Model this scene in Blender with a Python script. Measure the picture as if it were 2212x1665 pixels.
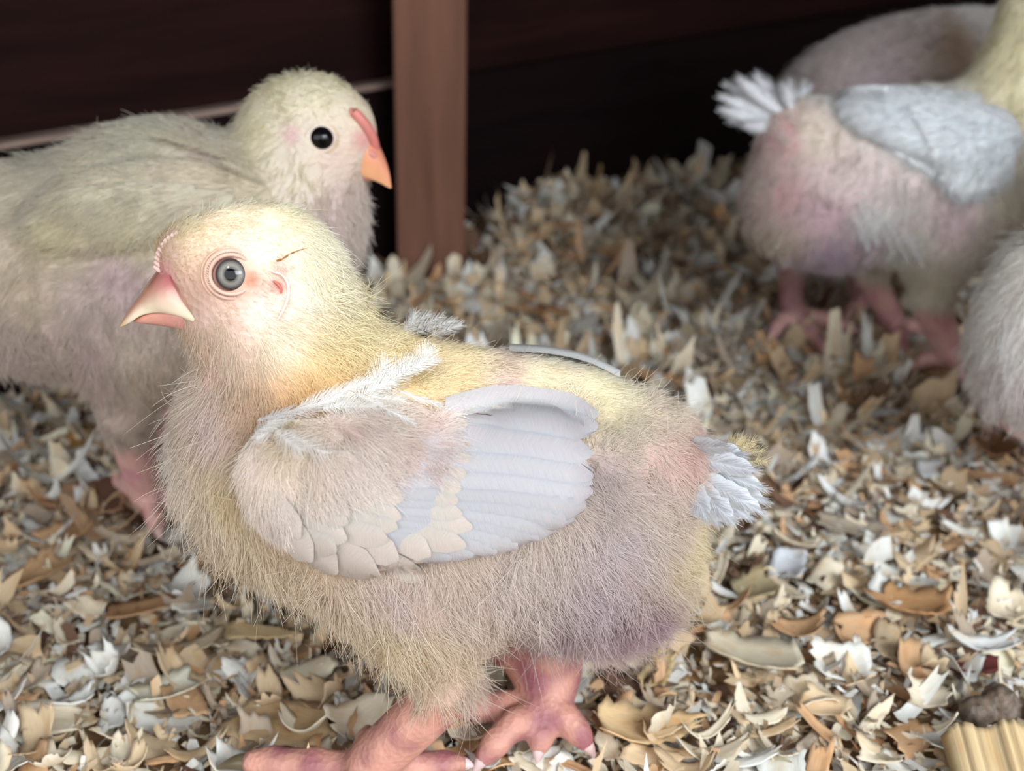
import bpy, math, random
import numpy as np
from mathutils import Vector, Matrix
from mathutils.bvhtree import BVHTree
from mathutils.geometry import tessellate_polygon

for o in list(bpy.data.objects):
    bpy.data.objects.remove(o)
SC = bpy.context.scene
COL = SC.collection
rng = np.random.default_rng(7)
random.seed(7)

# ------------------------------------------------------------------ camera, light, exposure
CAM_H, PITCH, FPX = 0.213, math.radians(25), 2400.0
W_PX, H_PX = 2212, 1665
EYE = np.array([0.0, 0.0, CAM_H])
FWD = np.array([0.0, math.cos(PITCH), -math.sin(PITCH)])
UPV = np.array([0.0, math.sin(PITCH), math.cos(PITCH)])
XV = np.array([1.0, 0.0, 0.0])

cam_d = bpy.data.cameras.new('camera')
cam = bpy.data.objects.new('camera', cam_d)
COL.objects.link(cam)
cam.location = EYE
cam.rotation_euler = (math.pi / 2 - PITCH, 0, 0)
cam_d.sensor_width = 36
cam_d.lens = 36 * FPX / W_PX
cam_d.clip_start = 0.01
cam_d.dof.use_dof = True
cam_d.dof.focus_distance = 0.250
cam_d.dof.aperture_fstop = 13.0
SC.camera = cam

SC.view_settings.view_transform = 'Standard'
SC.view_settings.look = 'None'
SC.view_settings.gamma = 1
SC.view_settings.use_curve_mapping = False
SC.view_settings.exposure = 0.0

SC.cycles.use_adaptive_sampling = True
SC.cycles.adaptive_threshold = 0.02
SC.cycles.max_bounces = 6
SC.cycles.diffuse_bounces = 3
SC.cycles.glossy_bounces = 2
SC.cycles.transmission_bounces = 3
SC.cycles.transparent_max_bounces = 4
world = bpy.data.worlds.new('World')
SC.world = world
world.use_nodes = True
bg = world.node_tree.nodes['Background']
bg.inputs[0].default_value = (0.94, 0.97, 1.0, 1)
bg.inputs[1].default_value = 2.4

TO_SUN = np.array([-0.36, -0.52, 1.10]); TO_SUN /= np.linalg.norm(TO_SUN)
sun_d = bpy.data.lights.new('sun', 'SUN')
sun_d.energy = 3.2
sun_d.angle = math.radians(1.2)
sun_d.color = (0.97, 1.0, 0.95)
sun = bpy.data.objects.new('sun', sun_d); COL.objects.link(sun)
sun.rotation_euler = Vector(TO_SUN).to_track_quat('Z', 'Y').to_euler()

def area_light(name, loc, target, sx, sy, power, col):
    d = bpy.data.lights.new(name, 'AREA'); d.shape = 'RECTANGLE'; d.size = sx; d.size_y = sy
    d.energy = power; d.color = col
    o = bpy.data.objects.new(name, d); COL.objects.link(o)
    o.location = loc
    o.rotation_euler = (Vector(loc) - Vector(target)).to_track_quat('Z', 'Y').to_euler()
    return o
area_light('doorway_daylight', (0.40, -0.16, 0.46), (0.10, 0.27, 0.0), 0.45, 0.35, 6.6, (0.86, 0.93, 1.0))

# ------------------------------------------------------------------ projection helpers
def ray(px, py):
    return (px - W_PX / 2) / FPX * XV + FWD - (py - H_PX / 2) / FPX * UPV
def depth(P):
    return float(np.dot(np.asarray(P) - EYE, FWD))
def ground_pt(px, py, z=0.0):
    d = ray(px, py)
    t = (z - CAM_H) / d[2]
    return EYE + t * d
def proj(P):
    v = np.asarray(P) - EYE
    dz = v @ FWD
    return W_PX / 2 + FPX * (v @ XV) / dz, H_PX / 2 - FPX * (v @ UPV) / dz
def norm(v):
    v = np.asarray(v, float)
    return v / (np.linalg.norm(v, axis=-1, keepdims=True) + 1e-12)
def lin(c):
    c = np.asarray(c, float) / 255.0
    return np.where(c <= 0.04045, c / 12.92, ((c + 0.055) / 1.055) ** 2.4)

class Frame:
    """a chick's middle plane: through (x0, y0), facing angle a; s=+1 faces right, -1 left; lat<0 is the camera's side"""
    def __init__(s, x0, y0, a, side):
        a = math.radians(a)
        s.P0 = np.array([x0, y0, 0.0])
        s.f = np.array([side * math.cos(a), side * math.sin(a), 0.0])
        s.l = np.array([-math.sin(a), math.cos(a), 0.0])
        s.u = np.array([0, 0, 1.0])
    def pt(s, px, py, lat=0.0):
        d = ray(px, py)
        t = (np.dot(s.P0 - EYE, s.l) + lat) / np.dot(d, s.l)
        return EYE + t * d
    def q(s, P):
        v = np.asarray(P) - s.P0
        return np.stack([v @ s.f, v @ s.u], -1)

# ------------------------------------------------------------------ implicit surfaces
class Blob:
    def __init__(s): s.p = []
    def ell(s, c, r, R, k=0.01): s.p.append(('e', np.asarray(c, float), np.asarray(r, float), np.asarray(R, float), k))
    def cone(s, a, b, ra, rb, k=0.006): s.p.append(('c', np.asarray(a, float), np.asarray(b, float), ra, rb, k))
    def bounds(s):
        lo = np.full(3, 1e9); hi = -lo
        for p in s.p:
            if p[0] == 'e':
                m = max(p[2]); lo = np.minimum(lo, p[1] - m); hi = np.maximum(hi, p[1] + m)
            else:
                m = max(p[3], p[4]); lo = np.minimum(lo, np.minimum(p[1], p[2]) - m); hi = np.maximum(hi, np.maximum(p[1], p[2]) + m)
        return lo, hi
    def mesh(s, h):
        lo, hi = s.bounds(); lo -= 3 * h; hi += 3 * h
        n = np.ceil((hi - lo) / h).astype(int) + 1
        V = np.full(n, 0.05, dtype=np.float32)
        ax = [lo[i] + h * np.arange(n[i]) for i in range(3)]
        for p in s.p:
            k = p[-1]; m = k * 1.5 + 3 * h
            if p[0] == 'e': r = max(p[2]); a = p[1] - r - m; b = p[1] + r + m
            else: r = max(p[3], p[4]); a = np.minimum(p[1], p[2]) - r - m; b = np.maximum(p[1], p[2]) + r + m
            i0 = np.clip(((a - lo) / h).astype(int), 0, n - 1); i1 = np.clip(((b - lo) / h).astype(int) + 2, 1, n)
            sl = tuple(slice(i0[i], i1[i]) for i in range(3))
            X, Y, Z = np.meshgrid(*[ax[i][sl[i]] for i in range(3)], indexing='ij')
            Q = np.stack([X, Y, Z], -1)
            if p[0] == 'e':
                L = (Q - p[1]) @ p[3].T
                k0 = np.linalg.norm(L / p[2], axis=-1); k1 = np.linalg.norm(L / (p[2] ** 2), axis=-1) + 1e-9
                D = k0 * (k0 - 1) / k1
                D = np.where(k0 < 1e-4, -min(p[2]), D)
            else:
                ba = p[2] - p[1]; t = np.clip(((Q - p[1]) @ ba) / (ba @ ba + 1e-12), 0, 1)
                D = np.linalg.norm(Q - p[1] - t[..., None] * ba, axis=-1) - (p[3] + (p[4] - p[3]) * t)
            old = V[sl]
            hh = np.clip(0.5 + 0.5 * (old - D) / k, 0, 1)
            V[sl] = old * (1 - hh) + D * hh - k * hh * (1 - hh)
        return nets(V, lo, h)

def nets(V, lo, h):
    S = V < 0
    n = np.array(V.shape)
    c = n - 1
    cnt = np.zeros(c, np.int16)
    offs = [(i, j, k) for i in (0, 1) for j in (0, 1) for k in (0, 1)]
    for o in offs: cnt += S[o[0]:o[0] + c[0], o[1]:o[1] + c[1], o[2]:o[2] + c[2]]
    act = (cnt > 0) & (cnt < 8)
    ids = np.argwhere(act)
    idx = np.full(c, -1, np.int64); idx[tuple(ids.T)] = np.arange(len(ids))
    acc = np.zeros((len(ids), 3)); num = np.zeros(len(ids))
    for axis in range(3):
        for a in (0, 1):
            for b in (0, 1):
                o0 = [0, 0, 0]; others = [i for i in range(3) if i != axis]
                o0[others[0]] = a; o0[others[1]] = b
                o1 = list(o0); o1[axis] = 1
                v0 = V[tuple((ids + o0).T)]; v1 = V[tuple((ids + o1).T)]
                m = (v0 < 0) != (v1 < 0)
                t = np.where(m, v0 / np.where(m, v0 - v1, 1), 0)
                P = np.array(o0)[None] + t[:, None] * (np.array(o1) - np.array(o0))[None]
                acc += np.where(m[:, None], P, 0); num += m
    verts = lo + h * (ids + acc / num[:, None])
    faces = []
    for axis in range(3):
        u, w = (axis + 1) % 3, (axis + 2) % 3
        s0 = [slice(None)] * 3; s1 = [slice(None)] * 3
        s0[axis] = slice(0, -1); s1[axis] = slice(1, None)
        A = S[tuple(s0)]; B = S[tuple(s1)]
        E = np.argwhere(A != B)
        E = E[(E[:, u] > 0) & (E[:, w] > 0) & (E[:, u] < n[u] - 1) & (E[:, w] < n[w] - 1)]
        eu = np.zeros(3, int); eu[u] = 1; ew = np.zeros(3, int); ew[w] = 1
        q = [idx[tuple((E + d).T)] for d in (-eu - ew, -ew, 0 * eu, -eu)]
        q = np.stack(q, -1)
        flip = B[tuple(E.T)]
        q[flip] = q[flip][:, ::-1]
        faces.append(q)
    F = np.concatenate(faces)
    F = F[(F >= 0).all(1)]
    # light smoothing along edges
    for _ in range(2):
        accv = np.zeros_like(verts); nn = np.zeros(len(verts))
        for i in range(4):
            a, b = F[:, i], F[:, (i + 1) % 4]
            np.add.at(accv, a, verts[b]); np.add.at(nn, a, 1)
            np.add.at(accv, b, verts[a]); np.add.at(nn, b, 1)
        verts = verts * 0.5 + 0.5 * accv / np.maximum(nn, 1)[:, None]
    return verts, F

# ------------------------------------------------------------------ mesh helpers
def make_obj(name, V, F, mat, parent=None, col=None, uv=None, smooth=True):
    me = bpy.data.meshes.new(name)
    V = np.asarray(V, float)
    me.from_pydata(V.tolist(), [], F.tolist() if isinstance(F, np.ndarray) else F)
    me.update()
    if smooth: me.polygons.foreach_set('use_smooth', [True] * len(me.polygons))
    if col is not None:
        at = me.color_attributes.new('Col', 'FLOAT_COLOR', 'POINT')
        c4 = np.ones((len(V), 4), np.float32); c4[:, :3] = col
        at.data.foreach_set('color', c4.ravel())
    if uv is not None:
        ul = me.uv_layers.new(name='UVMap')
        li = np.zeros(len(me.loops), np.int32); me.loops.foreach_get('vertex_index', li)
        ul.data.foreach_set('uv', np.asarray(uv, np.float32)[li].ravel())
    if mat: me.materials.append(mat)
    o = bpy.data.objects.new(name, me)
    COL.objects.link(o)
    if parent is not None: attach(o, parent)
    return o
def attach(o, parent):
    """parent while the geometry stays in world coordinates"""
    o.parent = parent
    m = parent_world(parent)
    o.matrix_parent_inverse = m.inverted()
def parent_world(p):
    m = Matrix.LocRotScale(p.location, p.rotation_euler, p.scale)
    if p.parent: m = parent_world(p.parent) @ p.matrix_parent_inverse @ m
    return m
def tag(o, label=None, cat=None, group=None, kind=None):
    if label: o['label'] = label
    if cat: o['category'] = cat
    if group: o['group'] = group
    if kind: o['kind'] = kind
    return o
def empty(name, loc, label, cat, group=None):
    o = bpy.data.objects.new(name, None); COL.objects.link(o); o.location = loc; o.empty_display_size = 0.02
    return tag(o, label, cat, group)
def vnormals(V, F):
    N = np.zeros_like(V)
    fn = np.cross(V[F[:, 2]] - V[F[:, 0]], V[F[:, 3 if F.shape[1] > 3 else 1]] - V[F[:, 1 if F.shape[1] > 3 else 0]])
    if F.shape[1] == 3: fn = np.cross(V[F[:, 1]] - V[F[:, 0]], V[F[:, 2]] - V[F[:, 0]])
    for i in range(F.shape[1]): np.add.at(N, F[:, i], fn)
    return norm(N)
def merge(parts):
    Vs, Fs, Cs, Us, n = [], [], [], [], 0
    for V, F, C, U in parts:
        Vs.append(V); Fs.append(np.asarray(F) + n); Cs.append(np.broadcast_to(C, (len(V), 3))); Us.append(U); n += len(V)
    return np.concatenate(Vs), np.concatenate(Fs), np.concatenate(Cs), np.concatenate(Us)
def grid_faces(nu, nv, off=0):
    i, j = np.meshgrid(np.arange(nu - 1), np.arange(nv - 1), indexing='ij')
    a = (i * nv + j).ravel()
    return np.stack([a, a + 1, a + nv + 1, a + nv], -1) + off
def tube(P, R, seg=12, flat=1.0, cap=True):
    """tube along points P with radii R"""
    P = np.asarray(P, float); R = np.asarray(R, float)
    T = norm(np.gradient(P, axis=0))
    up = np.array([0.12, 0.2, 1.0]); 
    V = []
    for i in range(len(P)):
        a = norm(np.cross(T[i], up)); b = np.cross(a, T[i])
        th = np.arange(seg) * 2 * math.pi / seg
        V.append(P[i] + R[i] * (np.cos(th)[:, None] * a + flat * np.sin(th)[:, None] * b))
    V = np.concatenate(V)
    F = []
    for i in range(len(P) - 1):
        for j in range(seg):
            k = (j + 1) % seg
            F.append([i * seg + j, i * seg + k, (i + 1) * seg + k, (i + 1) * seg + j])
    return V, np.array(F)
def smooth_line(P, n):
    P = np.asarray(P, float)
    if len(P) == 2: return P[0] + (P[1] - P[0]) * np.linspace(0, 1, n)[:, None]
    s = np.concatenate([[0], np.cumsum(np.linalg.norm(np.diff(P, axis=0), axis=1))]); s /= s[-1]
    t = np.linspace(0, 1, n)
    m = np.gradient(P, s, axis=0)
    i = np.clip(np.searchsorted(s, t, side='right') - 1, 0, len(s) - 2)
    hh = (s[i + 1] - s[i])[:, None]; x = ((t - s[i])[:, None]) / hh
    return ((2 * x**3 - 3 * x**2 + 1) * P[i] + (x**3 - 2 * x**2 + x) * hh * m[i] + (-2 * x**3 + 3 * x**2) * P[i + 1] + (x**3 - x**2) * hh * m[i + 1])
_ph = rng.uniform(0, 6.28, (3, 6)); _kv = norm(rng.normal(size=(3, 6, 3)))
def vnoise(P, freq):
    """smooth vector noise"""
    out = np.zeros(P.shape)
    for c in range(3):
        a = np.zeros(P.shape[:-1])
        for i in range(6):
            a = a + np.sin((P @ _kv[c, i]) * freq * (0.6 + 0.25 * i) + _ph[c, i] + 1.7 * np.sin((P @ _kv[(c + 1) % 3, i]) * freq * 0.7))
        out[..., c] = a / 3.0
    return out

# ------------------------------------------------------------------ materials
def new_mat(name):
    m = bpy.data.materials.new(name); m.use_nodes = True
    nt = m.node_tree
    return m, nt, nt.nodes['Principled BSDF']
def N(nt, t, **kw):
    n = nt.nodes.new(t)
    for k, v in kw.items():
        if k in n.inputs: n.inputs[k].default_value = v
        else: setattr(n, k, v)
    return n
def attr_col(nt, name='Col'):
    return N(nt, 'ShaderNodeAttribute', attribute_name=name)

def mat_down():
    m, nt, b = new_mat('down'); nt.nodes.remove(b)
    out = nt.nodes['Material Output']
    a = attr_col(nt)
    d = N(nt, 'ShaderNodeBsdfDiffuse'); t = N(nt, 'ShaderNodeBsdfTranslucent'); g = N(nt, 'ShaderNodeBsdfGlossy', Roughness=0.45)
    g.inputs['Color'].default_value = (0.9, 0.9, 0.9, 1)
    mx = N(nt, 'ShaderNodeMixShader', Fac=0.38); mx2 = N(nt, 'ShaderNodeMixShader', Fac=0.05)
    L = nt.links.new
    L(a.outputs['Color'], d.inputs['Color']); L(a.outputs['Color'], t.inputs['Color'])
    L(d.outputs[0], mx.inputs[1]); L(t.outputs[0], mx.inputs[2])
    L(mx.outputs[0], mx2.inputs[1]); L(g.outputs[0], mx2.inputs[2]); L(mx2.outputs[0], out.inputs['Surface'])
    return m
def mat_skin(name, rough=0.5, sss=0.25, bump=0.0004, scale=900, coat=0.0):
    m, nt, b = new_mat(name)
    a = attr_col(nt); L = nt.links.new
    tc = N(nt, 'ShaderNodeTexCoord')
    no = N(nt, 'ShaderNodeTexNoise', Scale=scale * 0.35, Detail=4.0)
    vo = N(nt, 'ShaderNodeTexVoronoi', Scale=scale)
    L(tc.outputs['Object'], no.inputs['Vector']); L(tc.outputs['Object'], vo.inputs['Vector'])
    mp = N(nt, 'ShaderNodeMapRange'); mp.inputs['To Min'].default_value = 0.86; mp.inputs['To Max'].default_value = 1.1
    L(no.outputs['Fac'], mp.inputs['Value'])
    mul = N(nt, 'ShaderNodeVectorMath', operation='SCALE'); L(a.outputs['Color'], mul.inputs[0]); L(mp.outputs[0], mul.inputs['Scale'])
    L(mul.outputs[0], b.inputs['Base Color'])
    b.inputs['Roughness'].default_value = rough
    b.inputs['Subsurface Weight'].default_value = sss
    b.inputs['Subsurface Radius'].default_value = (1.0, 0.35, 0.25)
    b.inputs['Subsurface Scale'].default_value = 0.003
    b.inputs['Coat Weight'].default_value = coat
    bp = N(nt, 'ShaderNodeBump', Strength=0.5, Distance=bump)
    L(vo.outputs['Distance'], bp.inputs['Height']); L(bp.outputs[0], b.inputs['Normal'])
    return m
def mat_feather():
    m, nt, b = new_mat('feather'); L = nt.links.new
    a = attr_col(nt); uv = N(nt, 'ShaderNodeUVMap')
    sep = N(nt, 'ShaderNodeSeparateXYZ'); L(uv.outputs[0], sep.inputs[0])
    ab = N(nt, 'ShaderNodeMath', operation='ABSOLUTE'); L(sep.outputs['Y'], ab.inputs[0])
    m1 = N(nt, 'ShaderNodeMath', operation='MULTIPLY'); L(ab.outputs[0], m1.inputs[0]); m1.inputs[1].default_value = -0.55
    ad = N(nt, 'ShaderNodeMath', operation='ADD'); L(sep.outputs['X'], ad.inputs[0]); L(m1.outputs[0], ad.inputs[1])
    no = N(nt, 'ShaderNodeTexNoise', Scale=3.0, Detail=3.0)
    cmb = N(nt, 'ShaderNodeCombineXYZ'); L(ad.outputs[0], cmb.inputs['X']); L(sep.outputs['Y'], cmb.inputs['Y'])
    sc = N(nt, 'ShaderNodeVectorMath', operation='MULTIPLY'); sc.inputs[1].default_value = (22, 1.2, 1); L(cmb.outputs[0], sc.inputs[0])
    L(sc.outputs[0], no.inputs['Vector'])
    mp = N(nt, 'ShaderNodeMapRange'); mp.inputs['From Min'].default_value = 0.3; mp.inputs['From Max'].default_value = 0.7
    mp.inputs['To Min'].default_value = 0.9; mp.inputs['To Max'].default_value = 1.04
    L(no.outputs['Fac'], mp.inputs['Value'])
    mul = N(nt, 'ShaderNodeVectorMath', operation='SCALE'); L(a.outputs['Color'], mul.inputs[0]); L(mp.outputs[0], mul.inputs['Scale'])
    L(mul.outputs[0], b.inputs['Base Color'])
    b.inputs['Roughness'].default_value = 0.62
    b.inputs['Specular IOR Level'].default_value = 0.3
    b.inputs['Subsurface Weight'].default_value = 0.15
    b.inputs['Subsurface Scale'].default_value = 0.002
    bp = N(nt, 'ShaderNodeBump', Strength=0.35, Distance=0.0004); L(no.outputs['Fac'], bp.inputs['Height']); L(bp.outputs[0], b.inputs['Normal'])
    return m
def mat_wood_chip():
    m, nt, b = new_mat('wood_shaving'); L = nt.links.new
    a = attr_col(nt); uv = N(nt, 'ShaderNodeUVMap')
    sc = N(nt, 'ShaderNodeVectorMath', operation='MULTIPLY'); sc.inputs[1].default_value = (3.0, 42, 1); L(uv.outputs[0], sc.inputs[0])
    no = N(nt, 'ShaderNodeTexNoise', Scale=1.0, Detail=4.0, Roughness=0.6); L(sc.outputs[0], no.inputs['Vector'])
    n2 = N(nt, 'ShaderNodeTexNoise', Scale=1.1, Detail=2.0); L(uv.outputs[0], n2.inputs['Vector'])
    mp = N(nt, 'ShaderNodeMapRange'); mp.inputs['From Min'].default_value = 0.3; mp.inputs['From Max'].default_value = 0.7
    mp.inputs['To Min'].default_value = 0.80; mp.inputs['To Max'].default_value = 1.16
    L(no.outputs['Fac'], mp.inputs['Value'])
    mul = N(nt, 'ShaderNodeVectorMath', operation='SCALE'); L(a.outputs['Color'], mul.inputs[0]); L(mp.outputs[0], mul.inputs['Scale'])
    mp2 = N(nt, 'ShaderNodeMapRange'); mp2.inputs['From Min'].default_value = 0.52; mp2.inputs['From Max'].default_value = 0.78; L(n2.outputs['Fac'], mp2.inputs['Value'])
    mixc = N(nt, 'ShaderNodeMix', data_type='RGBA'); mixc.blend_type = 'MULTIPLY'
    L(mp2.outputs[0], mixc.inputs['Factor']); L(mul.outputs[0], mixc.inputs['A']); mixc.inputs['B'].default_value = (0.86, 0.70, 0.52, 1)
    L(mixc.outputs['Result'], b.inputs['Base Color'])
    b.inputs['Roughness'].default_value = 0.75; b.inputs['Specular IOR Level'].default_value = 0.25
    bp = N(nt, 'ShaderNodeBump', Strength=0.6, Distance=0.0003); L(no.outputs['Fac'], bp.inputs['Height']); L(bp.outputs[0], b.inputs['Normal'])
    return m
def mat_board(name, c1, c2, scale=(6, 60, 60), rough=0.7, spec=0.3):
    m, nt, b = new_mat(name); L = nt.links.new
    tc = N(nt, 'ShaderNodeTexCoord'); sc = N(nt, 'ShaderNodeVectorMath', operation='MULTIPLY'); sc.inputs[1].default_value = scale
    L(tc.outputs['Object'], sc.inputs[0])
    no = N(nt, 'ShaderNodeTexNoise', Scale=1.0, Detail=5.0, Roughness=0.6, Distortion=0.4); L(sc.outputs[0], no.inputs['Vector'])
    cr = N(nt, 'ShaderNodeValToRGB'); cr.color_ramp.elements[0].position = 0.3; cr.color_ramp.elements[1].position = 0.72
    cr.color_ramp.elements[0].color = (*lin(c1), 1); cr.color_ramp.elements[1].color = (*lin(c2), 1)
    L(no.outputs['Fac'], cr.inputs[0]); L(cr.outputs[0], b.inputs['Base Color'])
    b.inputs['Roughness'].default_value = rough; b.inputs['Specular IOR Level'].default_value = spec
    bp = N(nt, 'ShaderNodeBump', Strength=0.4, Distance=0.0008); L(no.outputs['Fac'], bp.inputs['Height']); L(bp.outputs[0], b.inputs['Normal'])
    return m
def mat_gloss(name, rough=0.05, coat=1.0):
    m, nt, b = new_mat(name); a = attr_col(nt); nt.links.new(a.outputs['Color'], b.inputs['Base Color'])
    b.inputs['Roughness'].default_value = rough; b.inputs['Specular IOR Level'].default_value = 0.3; b.inputs['Coat Weight'].default_value = coat; b.inputs['Coat Roughness'].default_value = 0.02
    return m

M_DOWN = mat_down()
M_SKIN = mat_skin('skin', 0.55, 0.25, 0.0005, 700)
M_BEAK = mat_skin('horn', 0.30, 0.15, 0.0001, 500, 0.4)
M_COMB = mat_skin('comb_skin', 0.5, 0.35, 0.0001, 900)
M_FEATHER = mat_feather()
M_CHIP = mat_wood_chip()
M_EYE = mat_gloss('wet_eye', 0.08, 0.15)
M_CLAW = mat_gloss('claw', 0.3, 0.3)

# ------------------------------------------------------------------ terrain and coop
WALL_Y0, WALL_K = 0.683, 0.98            # wall plane: y = WALL_Y0 + WALL_K * x
WN = norm(np.array([WALL_K, -1.0, 0.0]))  # towards the camera
WT = norm(np.array([1.0, WALL_K, 0.0]))
WP = np.array([0.0, WALL_Y0, 0.0])
def wall_dist(x, y): return (WALL_Y0 + WALL_K * x - y) / math.hypot(WALL_K, 1)
def gz(x, y):
    x = np.asarray(x, float); y = np.asarray(y, float)
    P = np.stack([x, y, 0 * x], -1)
    n = vnoise(P, 45.0)[..., 0] * 0.0022
    d = wall_dist(x, y)
    heap = np.exp(-((x - 0.01) / 0.10) ** 2) * np.exp(-(np.maximum(d, 0) / 0.07) ** 2) * 0.026 + 0.007 * np.exp(-(np.maximum(d, 0) / 0.06) ** 2) * (x > 0)
    return -0.005 + n + heap

def wall_box(name, u0, u1, z0, z1, t0, t1, mat, parent=None):
    """box on the wall: u along it, t out of it towards the camera"""
    V = []
    for u in (u0, u1):
        for t in (t0, t1):
            for z in (z0, z1):
                V.append((u, t, z))
    F = [[0, 1, 3, 2], [4, 6, 7, 5], [0, 4, 5, 1], [2, 3, 7, 6], [0, 2, 6, 4], [1, 5, 7, 3]]
    o = make_obj(name, V, F, mat, parent, smooth=False)
    bv = o.modifiers.new('bevel', 'BEVEL'); bv.width = 0.0012; bv.segments = 2
    # columns: x-axis = along wall, y-axis = out of wall
    o.matrix_basis = Matrix(((WT[0], WN[0], 0, WP[0]), (WT[1], WN[1], 0, WP[1]), (0, 0, 1, 0), (0, 0, 0, 1)))
    return o
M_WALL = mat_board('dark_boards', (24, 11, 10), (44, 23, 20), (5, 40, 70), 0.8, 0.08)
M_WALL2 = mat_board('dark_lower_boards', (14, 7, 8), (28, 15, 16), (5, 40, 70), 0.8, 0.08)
M_POST = mat_board('post_wood', (96, 64, 50), (128, 90, 72), (60, 60, 7), 0.75, 0.2)
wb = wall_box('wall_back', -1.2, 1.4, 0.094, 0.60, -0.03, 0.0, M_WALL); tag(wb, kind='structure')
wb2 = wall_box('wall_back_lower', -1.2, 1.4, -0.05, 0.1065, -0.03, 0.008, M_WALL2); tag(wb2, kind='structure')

tr = wall_box('trim_1', -1.2, -0.075, 0.1065, 0.1095, 0.0005, 0.0125, mat_board('lit_ledge', (110, 88, 78), (168, 146, 134), (8, 60, 60), .7, .2)); tag(tr, kind='structure')  # light caught on the lower board's top edge, put into a paler strip
# floor and ceiling
fl = make_obj('floor', [(-1.6, -0.9, -0.014), (1.6, -0.9, -0.014), (1.6, 2.2, -0.014), (-1.6, 2.2, -0.014),
                        (-1.6, -0.9, -0.04), (1.6, -0.9, -0.04), (1.6, 2.2, -0.04), (-1.6, 2.2, -0.04)],
              [[0, 1, 2, 3], [7, 6, 5, 4], [0, 4, 5, 1], [1, 5, 6, 2], [2, 6, 7, 3], [3, 7, 4, 0]],
              mat_board('floor_boards', (52, 36, 24), (84, 60, 42), (4, 30, 30)), smooth=False)
tag(fl, kind='structure')

wr = make_obj('wall_right', [(x, y, z) for x in (1.10, 1.13) for y in (-0.1, 1.8) for z in (-0.014, 0.5)], [[0, 1, 3, 2], [4, 6, 7, 5], [0, 4, 5, 1], [2, 3, 7, 6], [0, 2, 6, 4], [1, 5, 7, 3]], M_WALL, smooth=False)
tag(wr, kind='structure')
# post: 38 mm stud standing in front of the wall
pa = ground_pt(858, 636); pb = ground_pt(1001, 600)
pc = (pa + pb) / 2
pw = 0.0185
ang = math.atan2(-0.12, 1)
ux = np.array([math.cos(0.10), math.sin(0.10), 0]); uy = np.array([-math.sin(0.10), math.cos(0.10), 0])
V = []
for z in (-0.013, 0.56):
    lean = 0.018 * (z / 0.25)
    for a, b in ((-1, -1), (1, -1), (1, 1), (-1, 1)):
        V.append(pc + ux * (a * pw + lean * 0.35) + uy * (b * 0.019 + 0.012) + np.array([0, 0, z - pc[2]]))
post = make_obj('wooden_post', V, [[0, 3, 2, 1], [4, 5, 6, 7], [0, 1, 5, 4], [1, 2, 6, 5], [2, 3, 7, 6], [3, 0, 4, 7]], M_POST, smooth=False)
bv = post.modifiers.new('bevel', 'BEVEL'); bv.width = 0.0015; bv.segments = 2
tag(post, 'reddish brown square wooden post standing before the dark wall between the chicks', 'post')

# unseen boards overhead, added to block the sun; hole shaped to the lit patch
CZ = 0.50
beam_px = [(255, 690, -.01), (280, 560, -.012), (330, 470, -.012), (430, 425, 0), (620, 430, 0), (740, 520, 0), (800, 640, 0), (960, 668, 0.0),
           (1150, 725, 0.0), (1400, 815, 0), (1260, 830, -0.02), (1080, 840, -.028), (980, 870, -.033), (940, 935, -.038), (860, 930, -.038),
           (740, 850, -.035), (640, 900, -.032), (560, 900, -.028), (500, 800, -.018), (400, 740, -.01)]
F1 = Frame(-0.012, 0.235, 4, -1)
hole = []
for px, py, lat in beam_px:
    P = F1.pt(px, py, lat)
    hole.append((P + TO_SUN * (CZ - P[2]) / TO_SUN[2])[:2])
outer = [(-1.5, -0.17), (1.5, -0.17), (1.5, 2.1), (-1.5, 2.1)]
v3o = [Vector((x, y, 0)) for x, y in outer]; v3i = [Vector((x, y, 0)) for x, y in hole]
tri = tessellate_polygon([v3o, v3i])
pts = [(v.x, v.y, CZ) for v in v3o + v3i]
nP = len(pts)
pts2 = pts + [(x, y, z + 0.012) for x, y, z in pts]
FF = [list(t) for t in tri] + [[i + nP for i in t][::-1] for t in tri]
for ring in (list(range(4)), list(range(4, nP))):
    for i in range(len(ring)):
        a, b = ring[i], ring[(i + 1) % len(ring)]
        FF.append([a, b, b + nP, a + nP])
ce = make_obj('ceiling_beam_mask', pts2, FF, M_WALL, smooth=False); tag(ce, kind='structure')

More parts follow.
